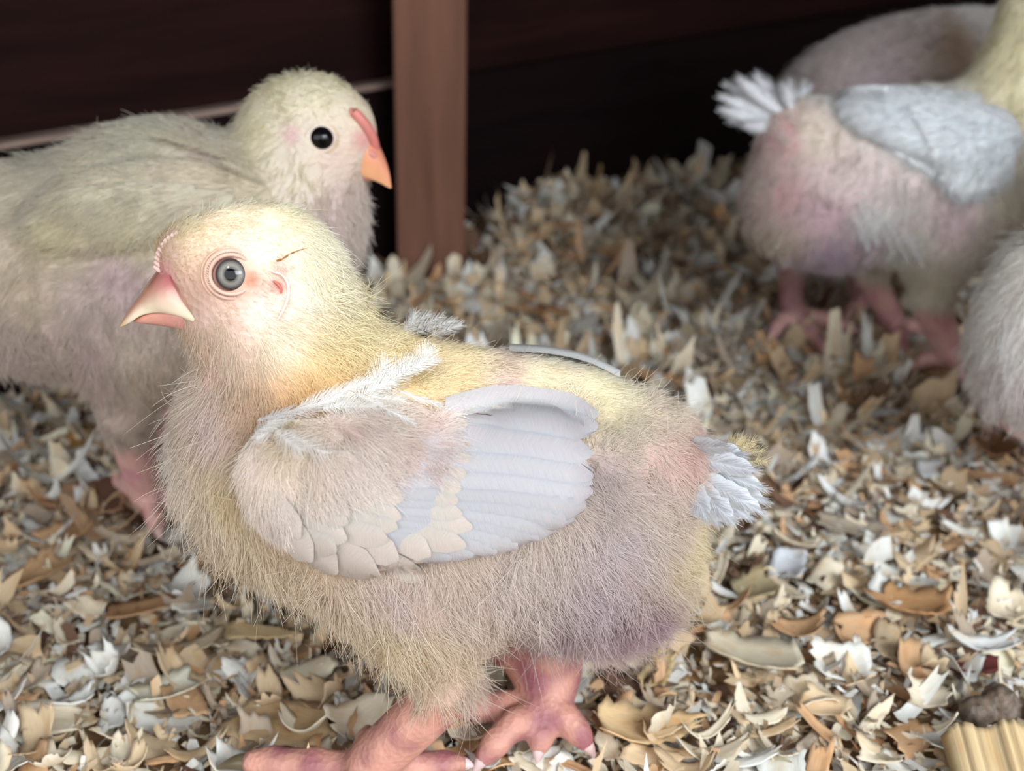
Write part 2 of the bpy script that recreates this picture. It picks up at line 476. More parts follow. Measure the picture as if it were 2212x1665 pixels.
# ------------------------------------------------------------------ wood shavings
WOOD = [('cream', (240, 226, 200), .30), ('whitish', (240, 238, 230), .24), ('tan', (224, 198, 162), .24),
        ('orange tan', (220, 178, 136), .07), ('grey brown', (184, 166, 146), .10), ('dark brown', (112, 84, 66), .05)]
WP_ = np.array([w[2] for w in WOOD]); WP_ /= WP_.sum()
def shaving(L, Wd, curl, twist, bend, r, nu=9, nv=4, thick=0.0, kind=0):
    u = np.linspace(-0.5, 0.5, nu)[:, None]; v = np.linspace(-1, 1, nv)[None, :]
    prof = 1 - r.uniform(0.0, 0.3) * (np.abs(u) * 2) ** r.uniform(2, 6)
    if r.random() < .22: prof = prof * (1 - r.uniform(.3, .85) * (u + .5) ** r.uniform(.8, 2))      # splinter end
    skew = r.uniform(-0.35, 0.35)
    e0 = r.uniform(-.04, .16, (1, nv)); e1 = r.uniform(-.16, .04, (1, nv))                           # fibres torn at both ends
    jagL = e0 * np.clip((-u - .25) / .25, 0, 1) + e1 * np.clip((u - .25) / .25, 0, 1)
    jagW = r.uniform(-.14, .10, (nu, nv)) * (np.abs(v) > .9)
    U = (u + jagL + skew * v * 0.3 * Wd / L) * L
    Wv = v * Wd * 0.5 * prof + jagW * Wd * 0.5
    x = U; y = Wv + 0 * U
    z = curl * (y * y) / (Wd + 1e-6) * 2.2 + bend * (x * x) / L * 2.0 + twist * x * y / L * 3
    z = z + 0.00018 * np.sin(v * r.uniform(4, 14) + r.uniform(0, 6)) * min(1, Wd / .006) + r.normal(0, 0.00008, z.shape)
    V = np.stack([x + 0 * z, y, z], -1).reshape(-1, 3)
    F = grid_faces(nu, nv)
    uv = np.stack([np.broadcast_to(u * L / 0.012 + r.uniform(0, 50), z.shape), np.broadcast_to(v * Wd / 0.012 + r.uniform(0, 50), z.shape)], -1).reshape(-1, 2)
    if thick:
        n = len(V); V2 = V - np.array([0, 0, thick])
        edge = [i * nv for i in range(nu)] + [(nu - 1) * nv + j for j in range(1, nv)] + [i * nv + nv - 1 for i in range(nu - 2, -1, -1)] + [j for j in range(nv - 2, 0, -1)]
        E = np.array([[edge[i], edge[(i + 1) % len(edge)], edge[(i + 1) % len(edge)] + n, edge[i] + n] for i in range(len(edge))])
        F = np.concatenate([F, F[:, ::-1] + n, E]); V = np.concatenate([V, V2]); uv = np.concatenate([uv, uv])
    return V, F, uv
def rand_rot(r, tilt):
    yaw = r.uniform(0, 2 * math.pi)
    ax = r.normal(0, tilt, 2)
    return (Matrix.Rotation(ax[0], 3, 'X') @ Matrix.Rotation(ax[1], 3, 'Y') @ Matrix.Rotation(yaw, 3, 'Z'))
def build_litter():
    r = np.random.default_rng(11)
    # the packed bed under the loose shavings
    nx, ny = 160, 150
    X, Y = np.meshgrid(np.linspace(-1.0, 1.1, nx), np.linspace(0.02, 1.5, ny), indexing='ij')
    Z = gz(X, Y) - 0.0035
    V = np.stack([X, Y, Z], -1).reshape(-1, 3)
    C = lin((158, 126, 92)) * (1 + 0.25 * vnoise(V, 300)[:, :1]); C = np.clip(C, 0.01, 1)
    uv = V[:, :2] * 80
    GF = grid_faces(nx, ny)[:, ::-1]; GF = GF[(wall_dist(V[GF, 0], V[GF, 1]) > 0.0).all(1)]
    parts = [(V, GF, C, uv)]
    n = 38000; k = 0
    while k < n:
        y = 0.08 + (1.05 - 0.08) * math.sqrt(r.random()); x = r.uniform(-1, 1.2) * (0.50 * y + 0.16)
        d = wall_dist(x, y)
        if d < 0.012: continue
        k += 1
        big = r.random()
        s = (0.52 + 1.25 * big ** 2.6) * (1 + 0.7 * min(1, max(0, (y - 0.30) / 0.2)))
        L = 0.0125 * s * r.uniform(0.7, 1.5); Wd = 0.0050 * s * r.uniform(0.5, 1.5)
        if r.random() < .34: Wd *= 0.38
        th = 0.0
        V, F, uv = shaving(L, Wd, r.normal(0, .16), r.normal(0, .2), r.normal(0, .26) if r.random() < .85 else r.uniform(.5, 1.2), r, 7, 4 if y < .5 else 3, th)
        ci = r.choice(6, p=WP_); c = lin(WOOD[ci][1]) * r.uniform(0.86, 1.14)
        M = np.array(rand_rot(r, 0.18 if r.random() < .95 else (.7 if y < .34 else .35)))
        V = V @ M.T
        z0 = float(gz(x, y)) + r.uniform(-0.003, 0.0025)
        V = V + np.array([x, y, z0])
        parts.append((V, F, np.clip(c, 0, .9), uv))
    for k in range(36000):     # fine crumbs between the flakes
        y = 0.12 + (0.80 - 0.12) * r.random() ** .75; x = r.uniform(-1, 1) * (0.50 * y + 0.06)
        if wall_dist(x, y) < 0.006: continue
        V, F, uv = shaving(r.uniform(.002, .0075), r.uniform(.0007, .0026), r.normal(0, .3), 0, r.normal(0, .4), r, 4, 2, 0)
        V = V @ np.array(rand_rot(r, .5)).T + np.array([x, y, float(gz(x, y)) + r.uniform(-.0015, .0030)])
        parts.append((V, F, np.clip(lin(WOOD[r.choice(6, p=WP_)][1]) * r.uniform(.75, 1.05), 0, .9), uv))
    V, F, C, U = merge(parts)
    o = make_obj('wood_shavings_litter', V, F, M_CHIP, None, C, U)
    tag(o, 'deep bed of small mixed wood shavings covering the coop floor', 'bedding', kind='stuff')
build_litter()

def place_shaving(px, py, L, Wd, ang, ci, label, group=None, curl=.2, twist=.1, bend=.2, tilt=(0, 0), lift=0.0015, seed=0, name='wood_shaving', rgb=None, thick=0.0005, nu=15, nv=7, cat='wood shaving'):
    r = np.random.default_rng(1000 + seed)
    V, F, uv = shaving(L, Wd, curl, twist, bend, r, nu, nv, thick)
    c = lin(rgb) if rgb is not None else lin(WOOD[ci][1]) * r.uniform(0.85, 1.08)
    o = make_obj(name, V, F, M_CHIP, None, np.broadcast_to(np.clip(c, 0, .92), (len(V), 3)), uv)
    G = ground_pt(px, py); G = ground_pt(px, py, float(gz(G[0], G[1])))
    o.location = (G[0], G[1], float(gz(G[0], G[1])) + lift)
    o.rotation_euler = (Matrix.Rotation(tilt[0], 3, 'X') @ Matrix.Rotation(tilt[1], 3, 'Y') @ Matrix.Rotation(math.radians(ang), 3, 'Z')).to_euler()
    tag(o, label, cat, group)
    return o
# the single shavings one can pick out
NAMED = [
    (610, 1580, .034, .018, -18, 4, 'largest flat grey tan wood flake behind the front chick\'s clawed toe', (196, 168, 130), .10, 0, .05),
    (570, 1385, .026, .010, -12, 0, 'broad straw coloured flake with a round orange knot below the front chick\'s chest', (214, 190, 146), .1, .0, .05),
    (90, 1260, .024, .013, 55, 2, 'wide tan folded shaving near the left edge of the litter', (196, 160, 122), .5, .2, .1),
    (360, 1520, .020, .011, 35, 1, 'rounded pale whitish shaving left of the big grey tan flake', (214, 210, 190), .4, .1, .2),
    (390, 1430, .026, .008, 20, 4, 'long curved greyish shaving between the broad straw flake and the left edge', (186, 172, 148), .3, .2, .3),
    (300, 1340, .022, .010, 10, 3, 'thin peach brown flake lying flat left of the front chick', (190, 150, 112), .2, 0, .1),
    (2105, 1418, .022, .0065, -8, 1, 'whitish boat shaped shaving lying over the dark red bark chip', (226, 226, 222), .6, .1, .55),
    (1620, 1445, .030, .013, -30, 1, 'broad ivory shaving with ridges right of the front chick\'s rump', (222, 210, 184), .5, .15, .2),
    (1400, 1600, .030, .016, 10, 0, 'wide creamy curled flake right of the front chick\'s far foot', (228, 196, 150), .5, .1, .3),
    (1380, 1605, .024, .004, -12, 0, 'narrow curved cream strip touching the far toe of the front chick', (222, 196, 160), .1, .1, .5),
    (1240, 1560, .014, .003, -28, 1, 'short ragged white sliver lying across the front chick\'s far foot', (232, 226, 206), .1, 0, 0),
    (1420, 1470, .016, .009, 62, 0, 'upright ribbed yellowish shaving stuck under the front chick\'s tail end', (214, 188, 140), .5, 0, .2),
    (1960, 1330, .026, .014, -35, 3, 'large orange tan curved flake in the right part of the litter', (204, 158, 112), .5, .1, .3),
    (1830, 1160, .026, .012, -15, 4, 'broad dull grey flake right of the front chick\'s tail', (190, 176, 156), .2, .0, .1),
    (1630, 1290, .018, .014, 40, 4, 'round greenish grey flake close behind the front chick\'s rump', (180, 164, 128), .3, .1, .1),
    (1700, 1240, .016, .011, 70, 1, 'bright bluish white short shaving above the round greenish grey flake', (222, 224, 228), .3, .1, .2),
    (2000, 950, .012, .010, -50, 1, 'small white square flake below the bird at the right edge', (222, 222, 224), .1, 0, 0),
    (1895, 905, .018, .007, 10, 1, 'pale white block shaped shaving left of the bird at the right edge', (214, 216, 216), .1, 0, 0),
    (2010, 1030, .013, .011, 5, 1, 'bright white square flake right of the front chick\'s tail', (224, 226, 224), .1, 0, 0),
    (1160, 690, .034, .013, -18, 2, 'long tan wood strip standing out above the front chick\'s back', (190, 146, 104), .15, .0, .05),
    (1580, 840, .022, .015, 10, 2, 'thick pale brown chip beyond the front chick\'s rump', (196, 172, 140), .2, 0, .1),
    (1870, 720, .022, .012, 25, 3, 'yellowish flake lying between the feet of the rear right chicks', (204, 162, 106), .2, 0, .1),
    (2150, 985, .030, .016, 60, 4, 'greyish tan curled leaf like flake beneath the bird at the right edge', (176, 138, 104), .6, 0, .2),
    (215, 960, .028, .014, 50, 2, 'tan rounded flake beside the leg of the rear left chick', (178, 140, 84), .4, .1, .1),
    (200, 1100, .034, .017, -12, 2, 'big flat pinkish tan flake left of the rear left chick\'s foot', (176, 138, 108), .2, .05, .1),
    (1060, 1500, .016, .010, 80, 1, 'pale greenish white torn flake between the front chick\'s legs', (226, 224, 200), .3, .2, .3),
    (1020, 1590, .015, .012, 75, 1, 'cream white torn shaving standing beside the front chick\'s near shank', (224, 212, 186), .4, .2, .2),
    (740, 1600, .022, .0028, 100, 1, 'narrow greyish white curl left of the front chick\'s raised pink toe', (204, 198, 192), .2, .2, .4),
    (545, 1520, .020, .004, -50, 1, 'translucent grey white strip on top of the big flat flake', (206, 206, 202), .2, .2, .3),
    (1135, 1620, .014, .005, 85, 1, 'bright white split curl in front of the front chick\'s far foot', (236, 226, 200), .5, .4, .5),
]
for i, (px, py, L, Wd, a, ci, lab, rgb, cu, tw, be) in enumerate(NAMED):
    place_shaving(px, py, L, Wd, a, ci, lab, None, cu, tw, be, tilt=(random.uniform(-.15, .25), random.uniform(-.15, .15)), lift=0.0035, seed=i, rgb=rgb)
place_shaving(2090, 1452, .020, .007, 2, 5, 'dark reddish brown bark chip under the whitish boat shaped shaving', None, .3, .1, .1, lift=.0022, seed=77, name='bark_chip', rgb=(98, 46, 42), thick=.0012, cat='bark chip')

def zone(px, py):
    """where a shaving lies, told by what is next to it"""
    if py > 1520:
        b = [(250, 'in the lower left corner'), (520, 'left of the dark clawed toe'), (760, 'beside the dark clawed toe'), (1030, 'by the front chick\'s near shank'), (1300, 'before the front chick\'s far foot'),
             (1560, 'at the bottom edge right of that foot'), (1850, 'at the bottom edge right of the middle'), (9999, 'in the lower right corner')]
    elif py > 1330:
        b = [(250, 'above the lower left corner'), (520, 'left below the front chick\'s chest'), (800, 'right under the front chick\'s chest'), (1560, 'right behind the front chick\'s far leg'), (1850, 'right of the front chick\'s belly'), (9999, 'near the dark red bark chip')]
    elif py > 1120:
        b = [(250, 'at the left edge below the rear chick'), (800, 'in front of the rear left chick\'s foot'), (1850, 'below the front chick\'s tail'), (9999, 'right edge, above the dark red bark chip')]
    elif py > 940:
        b = [(800, 'beside the rear left chick\'s leg'), (1850, 'level with the front chick\'s tail'), (9999, 'under the chick at the right edge')]
    elif py > 780:
        b = [(800, 'behind the rear left chick\'s leg'), (1850, 'above the front chick\'s tail'), (9999, 'in front of the rear right chicks\' feet')]
    else:
        b = [(1250, 'at the foot of the wooden post'), (1500, 'between the post and rear right chicks'), (9999, 'among the rear right chicks\' feet')]
    for m, t in b:
        if px < m: return t
def scatter_individuals(n=268):
    r = np.random.default_rng(5)
    k = 0; pts = []; used = set(); tries = 0
    while k < n and tries < 4000:
        px = r.uniform(-20, 2230); py = 1690 - 1150 * r.random() ** 1.25
        if py < 780 and px < 1000: continue
        if py < 1120 and 380 < px < 1560: continue
        if 560 < px < 1480 and py < 1420: continue
        if any(abs(px - a) < 34 and abs(py - b) < 24 for a, b in pts): continue
        G = ground_pt(px, py)
        if wall_dist(G[0], G[1]) < 0.02: continue
        pts.append((px, py)); k += 1
        s = r.uniform(0.75, 1.45)
        wide = r.random()
        L = 0.0135 * s; Wd = L * (0.65 if wide > .66 else 0.4 if wide > .33 else 0.2) * r.uniform(.85, 1.15)
        ci = int(r.choice(6, p=np.array([.3, .26, .2, .1, .1, .04])))
        cu = float(r.normal(0, .2)); cu += .08 * np.sign(cu)
        shape = 'wide' if wide > .66 else 'oblong' if wide > .33 else 'narrow'
        size = 'large' if s > 1.1 else 'small'
        form = 'curled' if abs(cu) > .22 else 'flat'
        lab = '%s %s %s %s wood shaving %s' % (size, shape, form, WOOD[ci][0], zone(px, py))
        if lab in used:
            pts.pop(); k -= 1; tries += 1
            continue
        used.add(lab)
        place_shaving(px, py, L, Wd, r.uniform(0, 360), ci, lab, 'larger wood shavings on top of the litter', cu, r.normal(0, .25), r.normal(.05, .3) + (.5 if abs(cu) > .22 else 0),
                      tilt=tuple(r.normal(0, .22, 2)), lift=0.0028, seed=200 + k, thick=0.0004, nu=11, nv=7)
scatter_individuals()

# ------------------------------------------------------------------ chick building kit
def bvh_of(V, F): return BVHTree.FromPolygons(V.tolist(), F.tolist())
def hit(bvh, px, py):
    h = bvh.ray_cast(Vector(EYE), Vector(norm(ray(px, py))))
    if h[0] is None: return None, None
    n = np.array(h[1])
    if np.dot(n, ray(px, py)) > 0: n = -n
    return np.array(h[0]), n

class Field:
    """values set at picked spots of the body and blended between them, on the middle plane so both flanks agree"""
    def __init__(s, frame, rows, bvh, lat=-0.03):
        s.fr = frame; Q = []; D = []; A = []
        for r in rows:
            px, py, dx, dy = r[:4]
            h, n = hit(bvh, px, py)
            if h is None: h = frame.pt(px, py, 0.0)
            la = float(np.dot(h - frame.P0, frame.l))
            g = frame.pt(px + dx * 10, py + dy * 10, la) - frame.pt(px, py, la)
            Q.append(frame.q(h)); D.append(norm(g)); A.append(r[4:])
        s.Q = np.array(Q); s.D = np.array(D); s.A = A
    def weights(s, P, p=3.0, e=0.003):
        q = s.fr.q(P)
        d2 = ((q[:, None, :] - s.Q[None]) ** 2).sum(-1) + e * e
        w = d2 ** (-p / 2)
        return w / w.sum(1, keepdims=True)

def curves_obj(name, P, R, C, mat, parent):
    """P (n,k,3) hair points, R (k) or (n,k) radii, C (n,3) colours"""
    n, k, _ = P.shape
    hc = bpy.data.hair_curves.new(name)
    hc.add_curves([k] * n)
    hc.attributes['position'].data.foreach_set('vector', P.astype(np.float32).ravel())
    ra = hc.attributes.get('radius') or hc.attributes.new('radius', 'FLOAT', 'POINT')
    ra.data.foreach_set('value', np.broadcast_to(R, (n, k)).astype(np.float32).ravel())
    ca = hc.attributes.new('Col', 'FLOAT_COLOR', 'CURVE')
    c4 = np.ones((n, 4), np.float32); c4[:, :3] = C
    ca.data.foreach_set('color', c4.ravel())
    hc.materials.append(mat)
    o = bpy.data.objects.new(name, hc); COL.objects.link(o)
    if parent is not None: attach(o, parent)
    return o

def sample_surface(V, F, n, r, dens=None):
    T = np.concatenate([F[:, [0, 1, 2]], F[:, [0, 2, 3]]]) if F.shape[1] == 4 else F
    A = np.linalg.norm(np.cross(V[T[:, 1]] - V[T[:, 0]], V[T[:, 2]] - V[T[:, 0]]), axis=1) * 0.5
    if dens is not None: A = A * dens(V[T].mean(1))
    A = A / A.sum()
    t = r.choice(len(T), n, p=A)
    u, v = r.random(n), r.random(n); m = u + v > 1; u[m] = 1 - u[m]; v[m] = 1 - v[m]
    P = V[T[t, 0]] * (1 - u - v)[:, None] + V[T[t, 1]] * u[:, None] + V[T[t, 2]] * v[:, None]
    VN = vnormals(V, F)
    Nn = norm(VN[T[t, 0]] * (1 - u - v)[:, None] + VN[T[t, 1]] * u[:, None] + VN[T[t, 2]] * v[:, None])
    return P, Nn

def grow_down(name, V, F, field, count, parent, r, dens=None, rad=0.00007, npt=5, clump=0.5, jitter=0.35, lscale=1.0, cbright=0.10, outward=None):
    P, Nn = sample_surface(V, F, count, r, dens)
    if outward is not None: Nn = np.where(((Nn @ outward) < 0)[:, None], -Nn, Nn)
    W = field.weights(P)
    D = W @ field.D
    L = W @ np.array([a[0] for a in field.A]) * 0.001 * lscale
    lift = W @ np.array([a[1] for a in field.A])
    C = soften(W @ np.array([lin(a[2]) for a in field.A]))
    D = D - (D * Nn).sum(1, keepdims=True) * Nn
    D = norm(D + clump * vnoise(P, 420) + 0.35 * vnoise(P, 150) * clump + jitter * r.normal(0, 1, P.shape) * 0.5)
    D = norm(D - (D * Nn).sum(1, keepdims=True) * Nn * 0.8)
    L = L * np.clip(r.normal(1.0, 0.28, len(L)), 0.35, 1.9)
    t = np.linspace(0, 1, npt)[None, :, None]
    lf = (lift * (1 + 0.35 * r.normal(0, 1, len(lift))))[:, None, None]
    bend = jitter * r.normal(0, 1, P.shape)[:, None, :] * 0.35
    pts = P[:, None] - 0.0004 * Nn[:, None] + L[:, None, None] * (
        D[:, None] * (t * (1 - 0.35 * np.clip(lf, 0, 1))) + Nn[:, None] * lf * (t * 1.25 - 0.45 * t * t) + bend * t * t)
    pts[..., 2] -= (L[:, None] * 0.12 * (t[..., 0] ** 2))
    R = rad * np.linspace(1.0, 0.25, npt)[None] * r.uniform(0.7, 1.35, (len(P), 1))
    C = np.clip(C * (1 + cbright * r.normal(0, 1, (len(P), 1))), 0, 0.95)
    return curves_obj(name, pts, R, C, M_DOWN, parent)

SOFT = [0.27]
def soften(C, g=1.0):
    k = SOFT[0]
    m = C.mean(-1, keepdims=True)
    return np.clip((C * (1 - k) + m * k) * g, 0, .93)
def colour_verts(V, field, extra=()):
    C = soften(field.weights(V) @ np.array([lin(a[3]) for a in field.A]))
    for fn in extra: C = fn(V, C)
    return C

def spot(px, py, lat, frame, rad, colr, soft=1.0, bvh=None):
    """a soft patch of colour round a picked point (both flanks)"""
    h = None
    if bvh is not None: h, _ = hit(bvh, px, py)
    if h is None: h = frame.pt(px, py, lat)
    q0 = frame.q(h)
    def fn(V, C):
        d = np.linalg.norm(frame.q(V) - q0, axis=-1) / rad
        w = np.clip(1.4 - d * soft, 0, 1)[:, None]
        return C * (1 - w) + lin(colr) * w
    return fn

# feather blades laid over a surface
def blade(bvh, base, tip, hw, lift0, lift1, r, nL=14, nW=7, arch=0.0006, curve=0.0, rag=0.06, col=(238, 236, 240), fallback=None):
    base = np.array(base, float); tip = np.array(tip, float)
    d = tip - base; L = np.linalg.norm(d); d /= L; n = np.array([-d[1], d[0]])
    V = []; UV = []
    s = np.linspace(0, 1, nL)
    last = fallback
    prof = np.sqrt(np.clip(1 - (np.clip((s - 0.72) / 0.28, 0, 1)) ** 2.2, 0, 1)) * (0.35 + 0.65 * np.clip(s / 0.35, 0, 1) ** 0.7)
    prof[-1] = 0.28
    for i in range(nL):
        cen = base + d * L * s[i] + n * curve * L * math.sin(math.pi * s[i])
        for j in range(nW):
            w = -1 + 2 * j / (nW - 1)
            rg = (1 + rag * r.normal()) if abs(w) > .6 else 1
            off = 0
            if i >= nL - 2: off = r.normal(0, rag * 0.35) * hw
            p = cen + n * w * hw * prof[i] * rg - d * (w * w) * hw * 0.16 * (s[i] > .5) + d * off
            h, nn = hit(bvh, p[0], p[1])
            if h is None or (last is not None and abs(depth(h) - depth(last[0])) > 0.02):
                if last is None: h = F1.pt(p[0], p[1], -0.03); nn = -F1.l
                else:
                    dz = depth(last[0]); rr = ray(p[0], p[1]); h = EYE + rr * dz; nn = last[1]
            else: last = (h, nn)
            V.append(h + nn * (lift0 + (lift1 - lift0) * s[i] + arch * (1 - w * w)))
            UV.append((s[i] * L / 100.0, w * hw / 100.0))
    F = grid_faces(nL, nW)
    C = np.broadcast_to(lin(col) * r.uniform(.94, 1.03), (len(V), 3)).copy()
    return np.array(V), F, np.clip(C, 0, .93), np.array(UV)

def plume(P0, P1, sag, hw, nb, r, colr, k=4, spread=0.55, rad=0.00006, flat=None):
    """one loose feather as barbs along a shaft; returns hair points, colours"""
    P0 = np.asarray(P0, float); P1 = np.asarray(P1, float)
    ax = norm(P1 - P0); L = np.linalg.norm(P1 - P0)
    n = norm(flat) if flat is not None else norm(EYE - P0)
    side = norm(np.cross(ax, n))
    pts = []; cols = []
    c = lin(colr)
    for i in range(nb):
        s = (i + r.random()) / nb
        root = P0 + ax * L * s * 0.93 + np.array(sag) * s * s
        for sg in (-1, 1):
            bl = hw * (0.25 + 0.75 * math.sin(math.pi * min(1, s * 0.85 + 0.05))) * r.uniform(0.75, 1.2)
            dirv = norm(ax * (1 - spread * (1 - s * 0.55)) + side * sg * spread * (1 - 0.6 * s) + n * r.normal(0, 0.10))
            t = np.linspace(0, 1, k)[:, None]
            cv = ax * 0.25 + r.normal(0, 0.12, 3)
            pts.append(root + bl * (dirv * t + cv * t * t * 0.5) + np.array(sag) * 0.2 * t)
            cols.append(c * r.uniform(.92, 1.06))
    t = np.linspace(0, 1, k)[:, None]
    pts.append(P0 + ax * L * t + np.array(sag) * t * t); cols.append(c)
    return pts, cols

def beak_pair(parent, frame, up, lo, colf, rows=22, cols=17):
    """up: rows of (culmen px, culmen py, edge px, edge py, half width m) from the gape to the tip; lo likewise for the lower jaw"""
    out = []
    for nm, tab, sgn in (('upper_beak', up, 1), ('lower_beak', lo, -1)):
        T = np.array(tab, float)
        S = smooth_line(T, rows)
        V = []; C = []
        for i in range(rows):
            top = frame.pt(S[i, 0], S[i, 1]); ed = frame.pt(S[i, 2], S[i, 3]); hw = max(S[i, 4], 0.0001)
            for j in range(cols):
                th = 2 * math.pi * j / cols
                # closed section: arch over, slightly hollow under
                y = math.sin(th); c = math.cos(th)
                if c >= 0: lev = c ** 0.85
                else: lev = -0.10 * (abs(c))
                V.append(ed + (top - ed) * lev + frame.l * hw * np.sign(y) * abs(y) ** 0.85)
                C.append(colf(i / (rows - 1), lev, nm))
        F = []
        for i in range(rows - 1):
            for j in range(cols):
                k = (j + 1) % cols
                q = [i * cols + j, i * cols + k, (i + 1) * cols + k, (i + 1) * cols + j]
                F.append(q if sgn > 0 else q[::-1])
        F.append(list(range((rows - 1) * cols, rows * cols))[::-1]); F.append(list(range(cols)))
        F = [f if isinstance(f, list) else f for f in F]
        o = make_obj(nm, V, F, M_BEAK, parent, np.array(C))
        sub = o.modifiers.new('sub', 'SUBSURF'); sub.levels = 1; sub.render_levels = 2
        out.append(o)
    return out

def eyeball(parent, c, axis, R, bands, nm='eye', tilt=0):
    """sphere with coloured rings round its axis; bands = [(angle deg, colour)]"""
    a = norm(axis); b = norm(np.cross(a, [0, 0, 1])); cc = np.cross(a, b)
    nr, ns = 40, 40
    V = []; C = []
    for i in range(nr):
        th = math.pi * i / (nr - 1) * 0.75
        for j in range(ns):
            ph = 2 * math.pi * j / ns
            bulge = 1.0 + 0.05 * math.exp(-(th / 0.6) ** 2)
            V.append(c + R * bulge * (a * math.cos(th) + math.sin(th) * (b * math.cos(ph) + cc * math.sin(ph))))
            deg = math.degrees(th)
            xs = [q[0] for q in bands]
            C.append([np.interp(deg, xs, [lin(q[1])[k] for q in bands]) for k in range(3)])
    F = []
    for i in range(nr - 1):
        for j in range(ns):
            k = (j + 1) % ns
            F.append([i * ns + j, (i + 1) * ns + j, (i + 1) * ns + k, i * ns + k])
    return make_obj(nm, V, F, M_EYE, parent, np.array(C))

def bare(spots, frame):
    """density mask: 0 inside the given discs on the middle plane"""
    Q = [(frame.q(p), r) for p, r in spots]
    def fn(P):
        d = np.ones(len(P))
        for q, r in Q:
            dd = np.linalg.norm(frame.q(P) - q, axis=-1)
            d *= np.clip((dd - r) / (0.25 * r), 0, 1)
        return d
    return fn

def px_ell(B, fr, px, py, rx, ry, lat=0.0, wl=None, ang=0, k=0.012, yawrot=None):
    """ellipsoid from its picture outline: rx, ry in pixels, wl = sideways half width in pixels"""
    c = fr.pt(px, py, lat); s = depth(c) / FPX
    a = math.radians(ang)
    e1 = fr.f * math.cos(a) + fr.u * math.sin(a); e2 = -fr.f * math.sin(a) + fr.u * math.cos(a)
    B.ell(c, (rx * s, ry * s, (wl if wl else min(rx, ry)) * s), np.array([e1, e2, fr.l]), k)
def px_cone(B, fr, a, b, ra, rb, lat0=0.0, lat1=None, k=0.006):
    lat1 = lat0 if lat1 is None else lat1
    A = fr.pt(a[0], a[1], lat0); Bp = fr.pt(b[0], b[1], lat1)
    B.cone(A, Bp, ra * depth(A) / FPX, rb * depth(Bp) / FPX, k)
def chain(B, pts, rads, k=0.003):
    for i in range(len(pts) - 1): B.cone(pts[i], pts[i + 1], rads[i], rads[i + 1], k)
def toe(B, a, tip, r0, r1, arch=0.002, knuckles=3, k=0.0015):
    """a toe as a chain of joints with swollen pads; returns the tip and its direction"""
    a = np.asarray(a, float); tip = np.asarray(tip, float)
    n = knuckles * 2 + 1
    P = []; R = []
    for i in range(n):
        t = i / (n - 1)
        P.append(a + (tip - a) * t + np.array([0, 0, arch * math.sin(math.pi * t)]))
        R.append((r0 + (r1 - r0) * t) * (1.08 if i % 2 else 0.93))
    chain(B, P, R, k)
    return P[-1], norm(P[-1] - P[-2]), R[-1]
def claw(parent, p, d, r, length, colr, droop=0.5):
    p = p + d * r * 0.55
    P = [p - d * r * 0.4]; R = [r * 0.75]
    for i in range(1, 7):
        t = i / 6
        P.append(p + d * length * t + np.array([0, 0, -droop * length * t * t])); R.append(r * 0.72 * (1 - t) ** 0.7 + 0.00008)
    V, F = tube(P, R, 10)
    return make_obj('claw', V, F, M_CLAW, parent, np.broadcast_to(lin(colr), (len(V), 3)))

CREAM = (240, 224, 180); YEL = (244, 220, 150); BEIGE = (226, 206, 176); PINKB = (226, 200, 190); PURP = (186, 160, 172); SKINP = (206, 140, 130); WHITE = (246, 244, 240)

